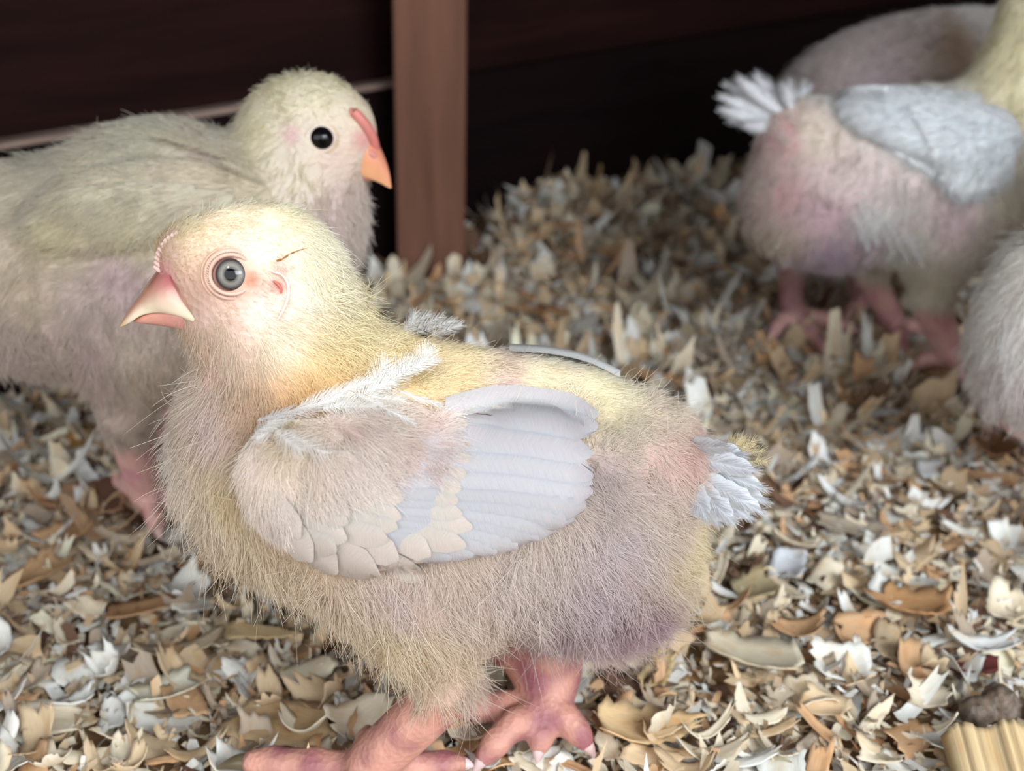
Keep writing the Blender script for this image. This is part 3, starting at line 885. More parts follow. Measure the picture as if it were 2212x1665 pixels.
# ================================================================== front chick
def front_chick():
    r = np.random.default_rng(21)
    fr = F1
    root = empty('chick', (fr.P0[0], fr.P0[1], 0.0), 'pale yellow chick in the foreground, its grey eyed head in the sunbeam', 'chick')
    B = Blob()
    E = lambda *a, **k: px_ell(B, fr, *a, **k)
    E(640, 985, 205, 205, wl=200, k=.012)
    E(850, 1015, 296, 272, wl=285, k=.02)
    E(1165, 1065, 300, 284, wl=285, ang=8, k=.02)
    E(1320, 1205, 165, 172, wl=175, k=.02)
    E(1420, 975, 85, 75, wl=90, k=.015)
    px_cone(B, fr, (592, 730), (635, 900), 150, 188, k=.02)
    # thighs
    for sd in (-1, 1):
        if sd < 0:
            E(900, 1230, 172, 172, lat=-.018, wl=112, k=.015)
            px_cone(B, fr, (920, 1310), (964, 1465), 92, 58, -.019, -.019, k=.012)
        else:
            E(1120, 1280, 170, 150, lat=.016, wl=120, k=.015)
            px_cone(B, fr, (1150, 1360), (1185, 1440), 90, 62, .010, .008, k=.01)
    # head
    E(575, 592, 163, 150, wl=128, k=.012)
    E(494, 592, 94, 92, wl=74, ang=-8, k=.010)
    E(526, 674, 86, 70, wl=78, k=.010)
    E(408, 548, 66, 60, wl=46, ang=30, k=.008)
    # shank, foot: near leg
    hock = fr.pt(962, 1497, -.019)
    foot = fr.pt(806, 1694, -.019); foot[2] = 0.004
    B.cone(hock, foot + np.array([0, 0, 0.004]), 60 * depth(hock) / FPX, 56 * depth(foot) / FPX, .006)
    claws = []
    g = lambda px, py, z=.0028: ground_pt(px, py, z)
    claws.append((*toe(B, foot, g(548, 1646, .0052), .0048, .0036, arch=.0008), (104, 92, 70), .0085))
    claws.append((*toe(B, foot, fr.pt(796, 1592, -.012), .0044, .0030, arch=.001), (224, 178, 176), .0022))
    claws.append((*toe(B, foot, g(990, 1650, .004), .0044, .0028, arch=.001), (232, 206, 206), .0026))
    claws.append((*toe(B, foot, g(700, 1820), .0056, .0032, arch=.002), (220, 190, 180), .004))
    # far leg
    hk = fr.pt(1178, 1440, .009); ft = ground_pt(1180, 1545, .005)
    B.cone(hk, ft + np.array([0, 0, .002]), 66 * depth(hk) / FPX, 58 * depth(ft) / FPX, .006)
    claws.append((*toe(B, ft, g(1262, 1600, .0035), .0050, .0028, arch=.003), (218, 184, 178), .0032))
    claws.append((*toe(B, ft, g(1048, 1632, .0035), .0048, .0030, arch=.004), (214, 184, 180), .0036))
    claws.append((*toe(B, ft, g(1165, 1610, .0035), .0044, .0028, arch=.002), (214, 184, 180), .0026))
    claws.append((*toe(B, ft + np.array([-.002, 0, .001]), g(1012, 1528, .006), .0044, .0036, arch=.001), (220, 180, 170), .0025))
    V, F = B.mesh(0.0009)
    bvh = bvh_of(V, F)
    # rows: px, py, flow dx, dy, length mm, lift, down colour, skin colour
    G = [
        (350, 545, .2, -1, 1.6, .35, (236, 214, 160), (206, 150, 140)),
        (400, 490, .5, -1, 2.2, .5, (244, 232, 190), (230, 205, 165)),
        (420, 555, .55, -1, 1.8, .35, (238, 216, 160), (214, 180, 140)),
        (500, 460, .8, -.6, 2.6, .5, (246, 238, 206), (236, 218, 180)),
        (600, 470, 1, -.1, 2.8, .45, (246, 236, 200), (238, 220, 182)),
        (690, 540, 1, .35, 3.2, .45, (246, 240, 212), (238, 222, 186)),
        (735, 620, 1, .4, 4.2, .5, (246, 236, 200), (238, 220, 180)),
        (640, 640, 1, .5, 2.8, .25, (248, 244, 228), (240, 228, 204)),
        (560, 560, .9, .3, 2.0, .25, (248, 244, 222), (236, 214, 180)),
        (460, 520, .7, -.5, 2.0, .35, (244, 234, 196), (220, 190, 160)),
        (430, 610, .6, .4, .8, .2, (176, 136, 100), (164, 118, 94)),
        (450, 590, .8, .2, .9, .2, (170, 128, 96), (160, 112, 90)), (455, 635, .9, .3, 1.0, .2, (186, 146, 112), (170, 122, 98)), (548, 600, 1, .2, .9, .2, (180, 134, 104), (160, 110, 88)),  # brown bare face round the eye, with its partial shade put into the colour
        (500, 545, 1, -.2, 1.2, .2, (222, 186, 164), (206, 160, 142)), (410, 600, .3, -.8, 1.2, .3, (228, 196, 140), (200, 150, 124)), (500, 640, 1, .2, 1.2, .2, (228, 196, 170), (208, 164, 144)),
        (470, 665, 1, .35, 1.6, .25, (238, 222, 196), (216, 176, 160)),
        (560, 680, .9, .6, 2.4, .25, (244, 234, 216), (228, 196, 184)),
        (610, 740, .7, .9, 3.2, .25, (246, 236, 212), (232, 206, 180)),
        (500, 740, .5, 1, 2.8, .25, (238, 216, 190), (220, 180, 165)),
        (440, 730, .2, 1, 2.6, .3, (234, 208, 176), (216, 170, 150)),
        (760, 700, 1, .0, 5.5, .55, (244, 230, 176), (238, 214, 150)),
        (700, 760, 1, .4, 4.0, .3, (244, 224, 160), (236, 204, 130)),
        (660, 830, .6, .6, 3.5, .35, (238, 190, 104), (222, 160, 84)), (630, 880, .5, .7, 3.5, .35, (234, 184, 104), (216, 150, 84)), (710, 815, .7, .5, 3.5, .35, (240, 200, 120), (226, 172, 98)),
        (420, 820, -.2, 1, 5.0, .3, (240, 222, 202), (214, 168, 152)),
        (385, 930, -.4, 1, 7.0, .42, (240, 226, 212), (206, 160, 148)),
        (470, 900, .1, 1, 6.0, .35, (240, 216, 208), (196, 130, 124)),
        (540, 860, .3, 1, 4.5, .35, (232, 198, 158), (216, 158, 128)),
        (430, 1060, -.1, 1, 7.5, .42, (240, 222, 198), (214, 178, 150)),
        (490, 1040, .1, 1, 5.0, .3, (238, 216, 160), (226, 196, 146)),
        (500, 1180, .1, 1, 8.0, .42, (226, 204, 168), (214, 180, 140)),
        (600, 1270, .3, 1, 8.0, .4, (224, 202, 164), (210, 174, 132)),
        (720, 1330, .3, 1, 7.0, .3, (228, 204, 162), (214, 180, 136)),
        (850, 1380, .15, 1, 7.0, .25, (232, 210, 166), (220, 186, 140)),
        (960, 1420, .15, 1, 6.5, .25, (232, 208, 172), (216, 176, 144)),
        (860, 1280, .3, 1, 5.5, .2, (226, 206, 196), (214, 184, 172)),
        (1000, 1300, .5, .9, 5.5, .25, (224, 204, 188), (208, 176, 164)),
        (1120, 1250, .6, .8, 5.0, .25, (222, 206, 196), (200, 170, 166)),
        (1100, 1390, .4, .8, 7.0, .25, (206, 180, 170), (180, 130, 126)),
        (1200, 1420, .4, .9, 6.5, .35, (196, 158, 146), (186, 120, 110)),
        (1280, 1300, .5, .8, 6.0, .3, (204, 184, 188), (164, 126, 138)),
        (1370, 1350, .6, .8, 6.0, .4, (178, 142, 152), (150, 104, 118)), (1240, 1360, .5, .8, 6.0, .3, (196, 170, 172), (160, 120, 128)),
        (1440, 1390, .5, .9, 6.0, .5, (212, 186, 150), (188, 146, 124)), (1330, 1410, .4, .9, 6, .45, (196, 162, 122), (170, 124, 100)),
        (1320, 1180, .6, .8, 5.5, .3, (212, 196, 196), (176, 144, 150)),
        (1300, 1020, .7, .6, 5.0, .3, (208, 190, 184), (172, 140, 140)),
        (1420, 1100, .6, .7, 5.5, .3, (222, 204, 186), (196, 158, 150)),
        (1500, 1180, 1, .5, 4.0, .55, (234, 216, 164), (222, 196, 146)),
        (1515, 1280, 1, .5, 4.0, .6, (232, 216, 170), (220, 194, 146)),
        (1480, 1370, .8, .8, 5.0, .6, (222, 196, 154), (204, 166, 130)),
        (1430, 1000, .8, .4, 4.0, .3, (232, 206, 194), (206, 156, 148)),
        (1480, 965, .9, .5, 4.0, .35, (228, 184, 172), (200, 136, 128)),
        (1460, 880, 1, .4, 4.2, .45, (242, 232, 202), (234, 210, 158)),
        (1300, 860, 1, .4, 3.5, .3, (242, 230, 192), (234, 212, 156)),
        (1340, 820, 1, .4, 4.0, .4, (244, 236, 204), (234, 212, 156)),
        (1150, 760, 1, .2, 3.6, .35, (246, 240, 214), (236, 212, 152)),
        (1000, 725, 1, -.1, 4.2, .45, (248, 240, 210), (238, 214, 150)),
        (860, 720, 1, -.3, 5.0, .5, (246, 234, 190), (238, 210, 142)),
        (980, 800, 1, .3, 3.6, .3, (240, 218, 164), (228, 190, 140)),
        (860, 800, 1, .1, 3.6, .3, (242, 214, 146), (232, 194, 120)),
        (1100, 850, 1, .2, 3.5, .2, (226, 200, 178), (192, 156, 156)),
        (1180, 830, 1, .3, 3.5, .25, (242, 232, 200), (230, 206, 160)),
    ]
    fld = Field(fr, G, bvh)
    hockz = hock[2]
    def legs(V_, C):
        w = np.clip((hockz + 0.0035 - V_[:, 2]) / 0.003, 0, 1)[:, None]
        n = vnoise(V_, 380)[:, :1]
        c = lin((196, 142, 126)) * (1 - 0.2 * n) + (lin((182, 120, 118)) - lin((196, 142, 126))) * np.clip(n, 0, 1)
        return C * (1 - w) + c * w
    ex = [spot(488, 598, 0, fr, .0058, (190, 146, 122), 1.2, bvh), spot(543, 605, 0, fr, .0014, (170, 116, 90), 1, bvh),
          spot(350, 585, 0, fr, .0028, (206, 146, 142), 1, bvh),
          spot(602, 618, 0, fr, .0020, (196, 130, 120), 1.1, bvh), spot(605, 580, 0, fr, .0018, (214, 160, 150), 1, bvh), legs]
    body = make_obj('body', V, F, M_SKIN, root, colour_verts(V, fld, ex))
    # down
    eyeh, eyen = hit(bvh, 500, 593)
    sf = lambda a, b: hit(bvh, a, b)[0] if hit(bvh, a, b)[0] is not None else fr.pt(a, b, -.006)
    mask0 = bare([(eyeh, .0043), (sf(350, 600), .0032), (sf(405, 655), .0036), (sf(430, 672), .0022), (sf(601, 618), .0013)], fr)
    def dens(P):
        d = mask0(P)
        d *= np.clip((P[:, 2] - (hockz + 0.001)) / 0.006, 0.0, 1)
        q = fr.q(P); qh = fr.q(fr.pt(560, 650))
        d *= 1 + 1.6 * np.exp(-((np.linalg.norm(q - qh, axis=-1) / 0.022) ** 2))
        lat = (P - fr.P0) @ fr.l
        d *= np.where(lat > 0.012, 0.30, 1.0)
        return d
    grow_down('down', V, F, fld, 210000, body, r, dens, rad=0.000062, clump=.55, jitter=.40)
    # long loose strands
    def dens2(P):
        lat = (P - fr.P0) @ fr.l
        return dens(P) * np.where(P[:, 2] > 0.10, .5, 1.0) * (lat < 0.02)
    grow_down('loose_strands', V, F, fld, 9000, body, np.random.default_rng(3), dens2, rad=0.00009, clump=.9, jitter=.8, lscale=1.45, cbright=.06)
    # claws
    for p, d, rr, colr, ln in claws: claw(body, p, d, rr, ln, colr, .35)
    # eyes
    ax = norm(eyen * 0.55 + norm(EYE - eyeh) * 0.6)
    R = .0047
    bands = [(0, (6, 6, 8)), (14.5, (6, 6, 8)), (17, (92, 90, 86)), (24, (128, 126, 120)), (33, (96, 94, 90)), (37, (60, 56, 58)), (43, (34, 30, 32)), (47, (140, 108, 102)), (60, (178, 144, 132)), (180, (200, 170, 160))]
    ce_ = eyeh - ax * R * 0.74
    e = eyeball(root, ce_, ax, R, bands)
    # eyelid: ring of skin with a beaded rim
    b1 = norm(np.cross(ax, [0, 0, 1])); b2 = np.cross(ax, b1)
    parts = []
    for k_, (rr, zo, tr, c) in enumerate([(.0041, R * .70, .00042, (198, 158, 144)), (.0049, R * .52, .0006, (204, 162, 146)), (.0058, R * .34, .0004, (196, 156, 134))]):
        th = np.linspace(0, 2 * math.pi, 49)
        P = [ce_ + ax * (zo - 0.0004 * math.cos(2 * t)) + rr * (b1 * math.cos(t) * 1.10 + b2 * math.sin(t)) for t in th]
        Vt, Ft = tube(P, [tr] * 49, 8)
        parts.append((Vt, Ft, lin(c), np.zeros((len(Vt), 2))))
    th = np.linspace(0.1, 2 * math.pi, 54)
    for t in th:
        p = ce_ + ax * (R * .66) + .0046 * (b1 * math.cos(t) * 1.10 + b2 * math.sin(t))
        Vt, Ft = tube([p - ax * .0003, p + ax * .0001, p + ax * .0004], [.00018, .00024, .0001], 6)
        parts.append((Vt, Ft, lin((222, 198, 178)), np.zeros((len(Vt), 2))))
    Vm, Fm, Cm, Um = merge(parts)
    make_obj('eyelid', Vm, Fm, M_COMB, e, Cm)
    # far eye
    fe = eyeh + fr.l * (2 * abs(np.dot(eyeh - fr.P0, fr.l)))
    axf = ax - 2 * np.dot(ax, fr.l) * fr.l
    eyeball(root, fe - axf * R * .74, axf, R, bands)
    # beak
    def bc(t, lev, nm):
        ivory = lin((250, 232, 204)); pink = lin((224, 150, 126)); cere = lin((186, 108, 112)); tipc = lin((244, 206, 140))
        if nm == 'upper_beak':
            c = ivory * (1 - np.clip(lev * 1.9 - .85, 0, 1)) + pink * np.clip(lev * 1.9 - .85, 0, 1)
            w = np.clip(1 - t * 2.2, 0, 1) * np.clip(lev * 2.4 - .7, 0, 1); c = c * (1 - w) + cere * w
            w = np.clip((t - .85) / .15, 0, 1); return c * (1 - w) + tipc * w
        c = lin((232, 168, 146)) * t + lin((214, 148, 144)) * (1 - t)
        w = np.clip(lev, 0, 1) * 0
        return c
    up = [(368, 556, 458, 667, .0115), (344, 576, 426, 655, .0106), (322, 604, 388, 650, .0087), (303, 634, 348, 655, .0060),
          (284, 660, 312, 668, .0042), (268, 685, 284, 690, .0024), (259, 703, 264, 703, .0006)]
    lo = [(462, 718, 456, 664, .0102), (420, 707, 422, 657, .0089), (378, 700, 384, 655, .0070), (335, 697, 340, 662, .0047), (305, 695, 312, 674, .0030), (286, 695, 292, 688, .0008)]
    ub, lb = beak_pair(root, fr, up, lo, bc)
    # nostril flap
    nb = Blob()
    c = fr.pt(343, 622, -.0044); nb.ell(c, (.0024, .0014, .0012), np.array([norm(fr.f * .8 - fr.u * .5), norm(fr.f * .5 + fr.u * .8), fr.l]), .001)
    Vn, Fn = nb.mesh(.0003); make_obj('nostril', Vn, Fn, M_COMB, ub, np.broadcast_to(lin((224, 170, 168)), (len(Vn), 3)))
    # comb of small pale teeth
    parts = []
    base = smooth_line([(342, 578), (346, 552), (358, 532), (372, 518), (386, 512)], 10)
    for i, (px, py) in enumerate(base):
        ln = 12 + 7 * (i / 9)
        hx, hn = hit(bvh, px + 10, py + 8)
        if hx is None: continue
        lat = float(np.dot(hx - fr.P0, fr.l)) * 0.55
        a = fr.pt(px + 14, py + 8, lat); b = fr.pt(px - 3, py - ln * .45, lat)
        n_ = norm(hn) * 0.0006
        Vt, Ft = tube([a, (a + b) / 2 + n_, b + n_, b + (b - a) * .12 + n_ * .6], [.0007, .00072, .00062, .00018], 10)
        parts.append((Vt, Ft, lin((240, 196, 186)), np.zeros((len(Vt), 2))))
    Vm, Fm, Cm, Um = merge(parts)
    make_obj('comb', Vm, Fm, M_COMB, root, Cm)
    # ear opening rim
    parts = []
    for c_, pts_ in (((230, 190, 184), [(588, 588), (606, 592), (620, 610), (622, 640), (612, 668), (600, 690)]), ((178, 96, 84), [(590, 606), (598, 612), (606, 622), (607, 634)])):
        P = []
        for p in smooth_line([(a, b) for a, b in pts_], 14):
            h_, n_ = hit(bvh, p[0], p[1]); P.append(h_ + n_ * .0004)
        Vt, Ft = tube(P, [.00034 * math.sin(math.pi * (i + 1) / 15) ** .5 for i in range(14)], 8)
        parts.append((Vt, Ft, lin(c_), np.zeros((len(Vt), 2))))
    Vm, Fm, Cm, Um = merge(parts)
    make_obj('ear', Vm, Fm, M_COMB, body, Cm)

    # ---- near wing
    WB = Blob()
    def pad(px, py, rx, ry, ang, th=.0035, out=.0012, k=.004):
        h_, n_ = hit(bvh, px, py)
        s = depth(h_) / FPX; a = math.radians(ang)
        rt = norm(np.cross(n_, [0, 0, 1])); rt = rt if rt[0] > 0 else -rt
        upv = np.cross(n_, rt); upv = upv if upv[2] > 0 else -upv
        WB.ell(h_ + n_ * out, (rx * s, ry * s, th), np.array([rt * math.cos(a) + upv * math.sin(a), -rt * math.sin(a) + upv * math.cos(a), n_]), k)
    pad(640, 1030, 125, 125, 0, .0050, .0015, .006)
    pad(740, 1110, 160, 125, -25, .0050, .0015, .006)
    pad(900, 1060, 200, 150, 0, .0050, .0020, .006)
    pad(1060, 1050, 190, 135, 5, .0045, .0020, .006)
    pad(1150, 1000, 110, 110, 5, .0035, .0018, .006)
    pad(790, 940, 130, 60, 15, .0040, .0010, .006)
    Vw, Fw = WB.mesh(.0009)
    wing_c = np.broadcast_to(lin((214, 196, 186)), (len(Vw), 3))
    wing = make_obj('wing', Vw, Fw, M_SKIN, root, wing_c); wing['label'] = 'near white wing'
    VV, FF_, _, _ = merge([(V, F, np.zeros(3), np.zeros((len(V), 2))), (Vw, Fw, np.zeros(3), np.zeros((len(Vw), 2)))])
    wb_ = bvh_of(VV, FF_)
    parts = []
    tips = [(1283, 930, 1000, 905, 40), (1284, 905, 960, 880, 36), (1262, 985, 900, 960, 44), (1275, 1030, 880, 1000, 46), (1274, 1062, 860, 1040, 44), (1262, 1090, 850, 1070, 42), (1238, 1117, 840, 1085, 40),
            (1200, 1138, 830, 1100, 38), (1160, 1155, 820, 1110, 36), (1115, 1170, 810, 1120, 34), (1070, 1184, 800, 1130, 32), (1020, 1192, 790, 1140, 30), (975, 1200, 780, 1150, 30)]
    for i, (tx, ty, bx, by, hw) in enumerate(tips[::-1]):
        parts.append(blade(wb_, (bx, by), (tx, ty), hw, .0005 + .00009 * i, .0006 + .00011 * i, r, curve=-.04, col=(178, 172, 174), arch=.0004, rag=.03))
    flight = merge(parts)
    make_obj('flight_feathers', flight[0], flight[1], M_FEATHER, wing, flight[2], flight[3])
    parts = []
    cov = []
    for i in range(9): cov.append((1000 + 10 * math.sin(i), 930 + i * 30, 800 - 8 * i, 930 + i * 22, 30, .0030))
    for i in range(8): cov.append((890 - 6 * i, 965 + i * 28, 720 - 8 * i, 950 + i * 24, 28, .0036))
    for i in range(7): cov.append((780 - 6 * i, 1010 + i * 28, 640 - 6 * i, 985 + i * 24, 26, .0040))
    cov += [(812, 1232, 640, 1150, 34, .0030), (740, 1225, 610, 1120, 30, .0034), (690, 1190, 580, 1090, 28, .0038), (915, 1248, 780, 1185, 24, .0012), (860, 1200, 720, 1140, 30, .0032),
            (930, 1190, 800, 1130, 28, .0030), (660, 1150, 560, 1050, 26, .004)]
    for tx, ty, bx, by, hw, lf in cov:
        parts.append(blade(wb_, (bx, by), (tx + r.normal(0, 5), ty + r.normal(0, 4)), hw, -.0006, lf * .25 + .0010, r, nL=10, nW=5, col=(190, 178, 168), arch=.0003, rag=.03))
    m_ = merge(parts)
    make_obj('covert_feathers', m_[0], m_[1], M_FEATHER, wing, m_[2], m_[3])
    wing_meshes = [(m_[0], m_[1], np.zeros(3), np.zeros((len(m_[0]), 2)))]
    # down over the shoulder of the wing
    GW = [(560, 1000, .3, .8, 3.5, .2, (250, 232, 214), PINKB), (620, 930, .5, .6, 4.0, .25, (250, 230, 200), PINKB), (720, 960, .7, .6, 5.0, .3, (248, 228, 214), PINKB),
          (850, 900, 1, .3, 4.5, .35, (250, 232, 218), PINKB), (900, 930, 1, .4, 4.0, .3, (242, 214, 204), PINKB), (600, 1100, .6, .7, 2.5, .15, (238, 222, 210), PINKB), (1000, 900, 1, .2, 3, .2, (240, 234, 230), PINKB),
          (760, 1010, .8, .6, 3, .2, (248, 232, 222), PINKB)]
    fw = Field(fr, GW, wb_)
    qa = fr.q(hit(wb_, 640, 950)[0]); qb = fr.q(hit(wb_, 900, 900)[0]); qc = fr.q(hit(wb_, 560, 1060)[0])
    def dw(P):
        q = fr.q(P)
        d = np.zeros(len(P))
        for qq, rr in ((qa, .012), (qb, .009), (qc, .008), ((qa + qb) / 2, .011), (fr.q(hit(wb_, 570, 1130)[0]), .005), (fr.q(hit(wb_, 630, 1030)[0]), .006)):
            d = np.maximum(d, np.clip(1.35 - 1.2 * np.linalg.norm(q - qq, axis=-1) / rr, 0, 1))
        return d
    wing_meshes.append((Vw, Fw, np.zeros(3), np.zeros((len(Vw), 2))))
    Va, Fa, _, _ = merge(wing_meshes)
    def near_side(P): return dw(P) * (((P - fr.P0) @ fr.l) < -.010)
    grow_down('wing_down', Va, Fa, fw, 34000, wing, r, near_side, rad=.00006, clump=.5, jitter=.4, outward=-fr.l, lscale=1.1)
    # loose white scapular plumes
    pts = []; cols = []
    def P3(px, py, off=.003, lat=-.03):
        h_, n_ = hit(wb_, px, py)
        return fr.pt(px, py, lat) if h_ is None else h_ + n_ * off
    for a, b, hw, nb_ in [((760, 850), (940, 800), .0038, 70), ((700, 868), (880, 815), .0036, 70), ((650, 880), (800, 838), .0034, 60), ((610, 912), (740, 862), .0032, 60), ((575, 930), (680, 880), .003, 50),
                          ((800, 830), (950, 806), .003, 50), ((640, 905), (570, 960), .003, 30), ((860, 870), (960, 900), .003, 50), ((780, 880), (900, 935), .003, 50), ((700, 900), (780, 960), .003, 40)]:
        p_, c_ = plume(P3(*a), P3(*b, off=.004), (0, 0, 0), hw, nb_, r, (232, 230, 228) if a[1] < 900 or a[0] < 700 else (236, 214, 206), flat=hit(wb_, *a)[1])
        pts += p_; cols += c_
    for i in range(15):
        t_ = r.random(); a = (575 + 300 * t_ + r.normal(0, 12), 945 - 118 * t_ + r.normal(0, 10)); an = r.normal(-.25, .45); ln = r.uniform(45, 100)
        b = (a[0] + ln * math.cos(an), a[1] + ln * math.sin(an))
        if hit(wb_, *a)[0] is None: continue
        p_, c_ = plume(P3(*a), P3(*b, off=.0045), (0, 0, 0), .0036, 34, r, (234, 232, 228), flat=hit(wb_, *a)[1], spread=.7); pts += p_; cols += c_
    pts = np.array(pts); curves_obj('scapular_plumes', pts, .00006 * np.linspace(1, .4, pts.shape[1]), np.clip(np.array(cols), 0, .93), M_DOWN, wing)

    # ---- far wing: its tip and scapulars show over the back
    parts = []
    def slab(pp, hw, n=14, m=5, lat=.030):
        V_ = []; U_ = []
        S = smooth_line(pp, n)
        for i in range(n):
            s = i / (n - 1)
            pr = math.sqrt(max(0, 1 - max(0, (s - .7) / .3) ** 2)) if s < 1 else .15
            for j in range(m):
                w = -1 + 2 * j / (m - 1)
                V_.append(fr.pt(S[i][0], S[i][1] + 4, lat + .004 * w * pr) + np.array([0, 0, -abs(w) * .002 - (hw if w > 0 else 0) * w * pr * 1.0 * .0001]))
                U_.append((s * 3, w * .4))
        return np.array(V_), grid_faces(n, m), lin((212, 210, 206)), np.array(U_)
    parts.append(slab([(1100, 738), (1190, 744), (1270, 762), (1340, 795)], 12, lat=.018))
    parts.append(slab([(1080, 742), (1180, 750), (1260, 770), (1325, 798)], 12, lat=.021))
    # the hidden side of that wing
    FW = Blob()
    for px, py, rx, ry, la in ((760, 1020, 190, 130, .030), (1000, 980, 230, 130, .034), (1130, 900, 150, 90, .030)):
        c = fr.pt(px, py, la); s = depth(c) / FPX
        FW.ell(c, (rx * s, ry * s, .005), np.array([fr.f, fr.u, fr.l]), .006)
    Vf, Ff = FW.mesh(.0014)
    m_ = merge(parts)
    fwo = make_obj('wing', Vf, Ff, M_FEATHER, root, np.broadcast_to(lin((236, 232, 232)), (len(Vf), 3)), np.zeros((len(Vf), 2))); fwo['label'] = 'far wing, only its tip showing'
    make_obj('flight_feathers', m_[0], m_[1], M_FEATHER, fwo, m_[2], m_[3])
    pts = []; cols = []
    for a, b in [((860, 712), (930, 676)), ((880, 712), (960, 680)), ((900, 712), (985, 690)), ((930, 716), (1000, 700)), ((870, 714), (900, 672))]:
        p_, c_ = plume(fr.pt(a[0], a[1] + 8, .018), fr.pt(*b, .022), (0, 0, 0), .003, 26, r, (244, 243, 238)); pts += p_; cols += c_
    pts = np.array(pts); curves_obj('scapular_plumes', pts, .00006 * np.linspace(1, .4, pts.shape[1]), np.clip(np.array(cols), 0, .93), M_DOWN, fwo)

    # ---- tail
    parts = []; pts = []; cols = []
    base = (1475, 985)
    fan = [(1535, 962), (1575, 965), (1612, 985), (1640, 1020), (1660, 1060), (1664, 1090), (1655, 1112), (1628, 1128), (1590, 1136), (1555, 1140), (1530, 1128)]
    for i, (tx, ty) in enumerate(fan):
        bx, by = 1468 + (tx - 1535) * .12, 965 + (ty - 962) * .35
        la = -.006 + .0014 * i if i % 2 else .004 - .0012 * i
        P0 = fr.pt(bx + 6, by, la * .5 - .004); P1 = fr.pt(tx + 2, ty, la * 1.4 - .010)
        ax_ = norm(P1 - P0); sd = norm(np.cross(ax_, fr.l)); Lh = np.linalg.norm(P1 - P0)
        V_ = []; U_ = []
        for a_ in range(12):
            s = a_ / 11; pr = math.sqrt(max(0.02, 1 - max(0, (s - .6) / .4) ** 2)) * (0.3 + .7 * min(1, s / .4))
            for j in range(5):
                w = -1 + 2 * j / 4
                V_.append(P0 + ax_ * Lh * s * .92 + sd * w * pr * .0030 * (1 + .1 * r.normal()) + fr.l * .0005 * (w * w)); U_.append((s * 3, w * .4))
        parts.append((np.array(V_), grid_faces(12, 5), lin((206, 208, 212)), np.array(U_)))
        p_, c_ = plume(P0, P1, (0, 0, 0), .0040, 90, r, (214, 216, 220), flat=-fr.l); pts += p_; cols += c_
    for i in range(26):   # yellowish fuzz above the tail
        a = (1560 + r.uniform(0, 70), 960 + r.uniform(0, 70)); b = (a[0] + r.uniform(5, 40), a[1] - r.uniform(15, 45) + (a[0] - 1560) * .5)
        p_, c_ = plume(fr.pt(*a, -.006), fr.pt(*b, -.004), (0, 0, 0), .0026, 9, r, (226, 212, 170)); pts += p_; cols += c_
    m_ = merge(parts)
    tl = make_obj('tail', m_[0], m_[1], M_FEATHER, root, m_[2], m_[3]); tl['label'] = 'short white fanned tail'
    pts = np.array(pts); curves_obj('tail_barbs', pts, .00007 * np.linspace(1, .4, pts.shape[1]), np.clip(np.array(cols), 0, .93), M_DOWN, tl)
    # chaff caught in the down behind the eye
    P = []
    for p in smooth_line([(594, 567), (605, 564), (618, 556), (632, 549), (655, 542)], 16):
        h_, n_ = hit(bvh, p[0], p[1]); P.append(h_ + n_ * .0021)
    Vt, Ft = tube(P, [.00004 + .0003 * abs(math.sin(i * .9)) * (1 - i / 17) for i in range(16)], 6)
    o = make_obj('chaff_sliver', Vt, Ft, mat_board('chaff', (110, 66, 24), (160, 104, 44), (300, 300, 300)))
    tag(o, 'thin brown chaff sliver caught in the down behind the front chick\'s eye', 'chaff')
    return bvh
front_chick()

# ================================================================== the other chicks
HEAD = dict(eye=(695, 298), nostril=(800, 330),
    beak=([(794, 272, 716, 352, .0098), (808, 296, 742, 356, .0088), (820, 318, 768, 364, .0068), (832, 344, 795, 375, .0044), (841, 372, 818, 388, .0022), (846, 405, 843, 406, .0005)],
          [(706, 386, 712, 356, .0078), (735, 386, 742, 358, .0066), (770, 388, 775, 366, .0048), (800, 390, 803, 380, .0024), (812, 390, 814, 388, .0006)]),
    comb=[(762, 242), (776, 256), (790, 274), (802, 296), (808, 318)])
def with_head(sp, cx, cy, k):
    """the same head as the rear left chick's, moved and scaled to this bird's distance"""
    m = lambda x, y: (cx + (x - 672) * k, cy + (y - 272) * k)
    sp['ell'] = sp['ell'] + [('h', *m(a, b), rx * k, ry * k, 0, w * k, an, .01) for a, b, rx, ry, w, an in
        [(672, 272, 138, 112, 108, -10), (732, 290, 58, 62, 38, -20), (690, 340, 72, 54, 54, 0)]]
    sp['eye'] = m(*HEAD['eye']); sp['nostril'] = m(*HEAD['nostril'])
    sp['beak'] = tuple([(*m(a, b), *m(c, d), w) for a, b, c, d, w in t] for t in HEAD['beak'])
    sp['comb'] = [m(*p) for p in HEAD['comb']]
    sp['bare'] = [(*m(695, 298), .0045), (*m(795, 300), .0055)]
    return sp
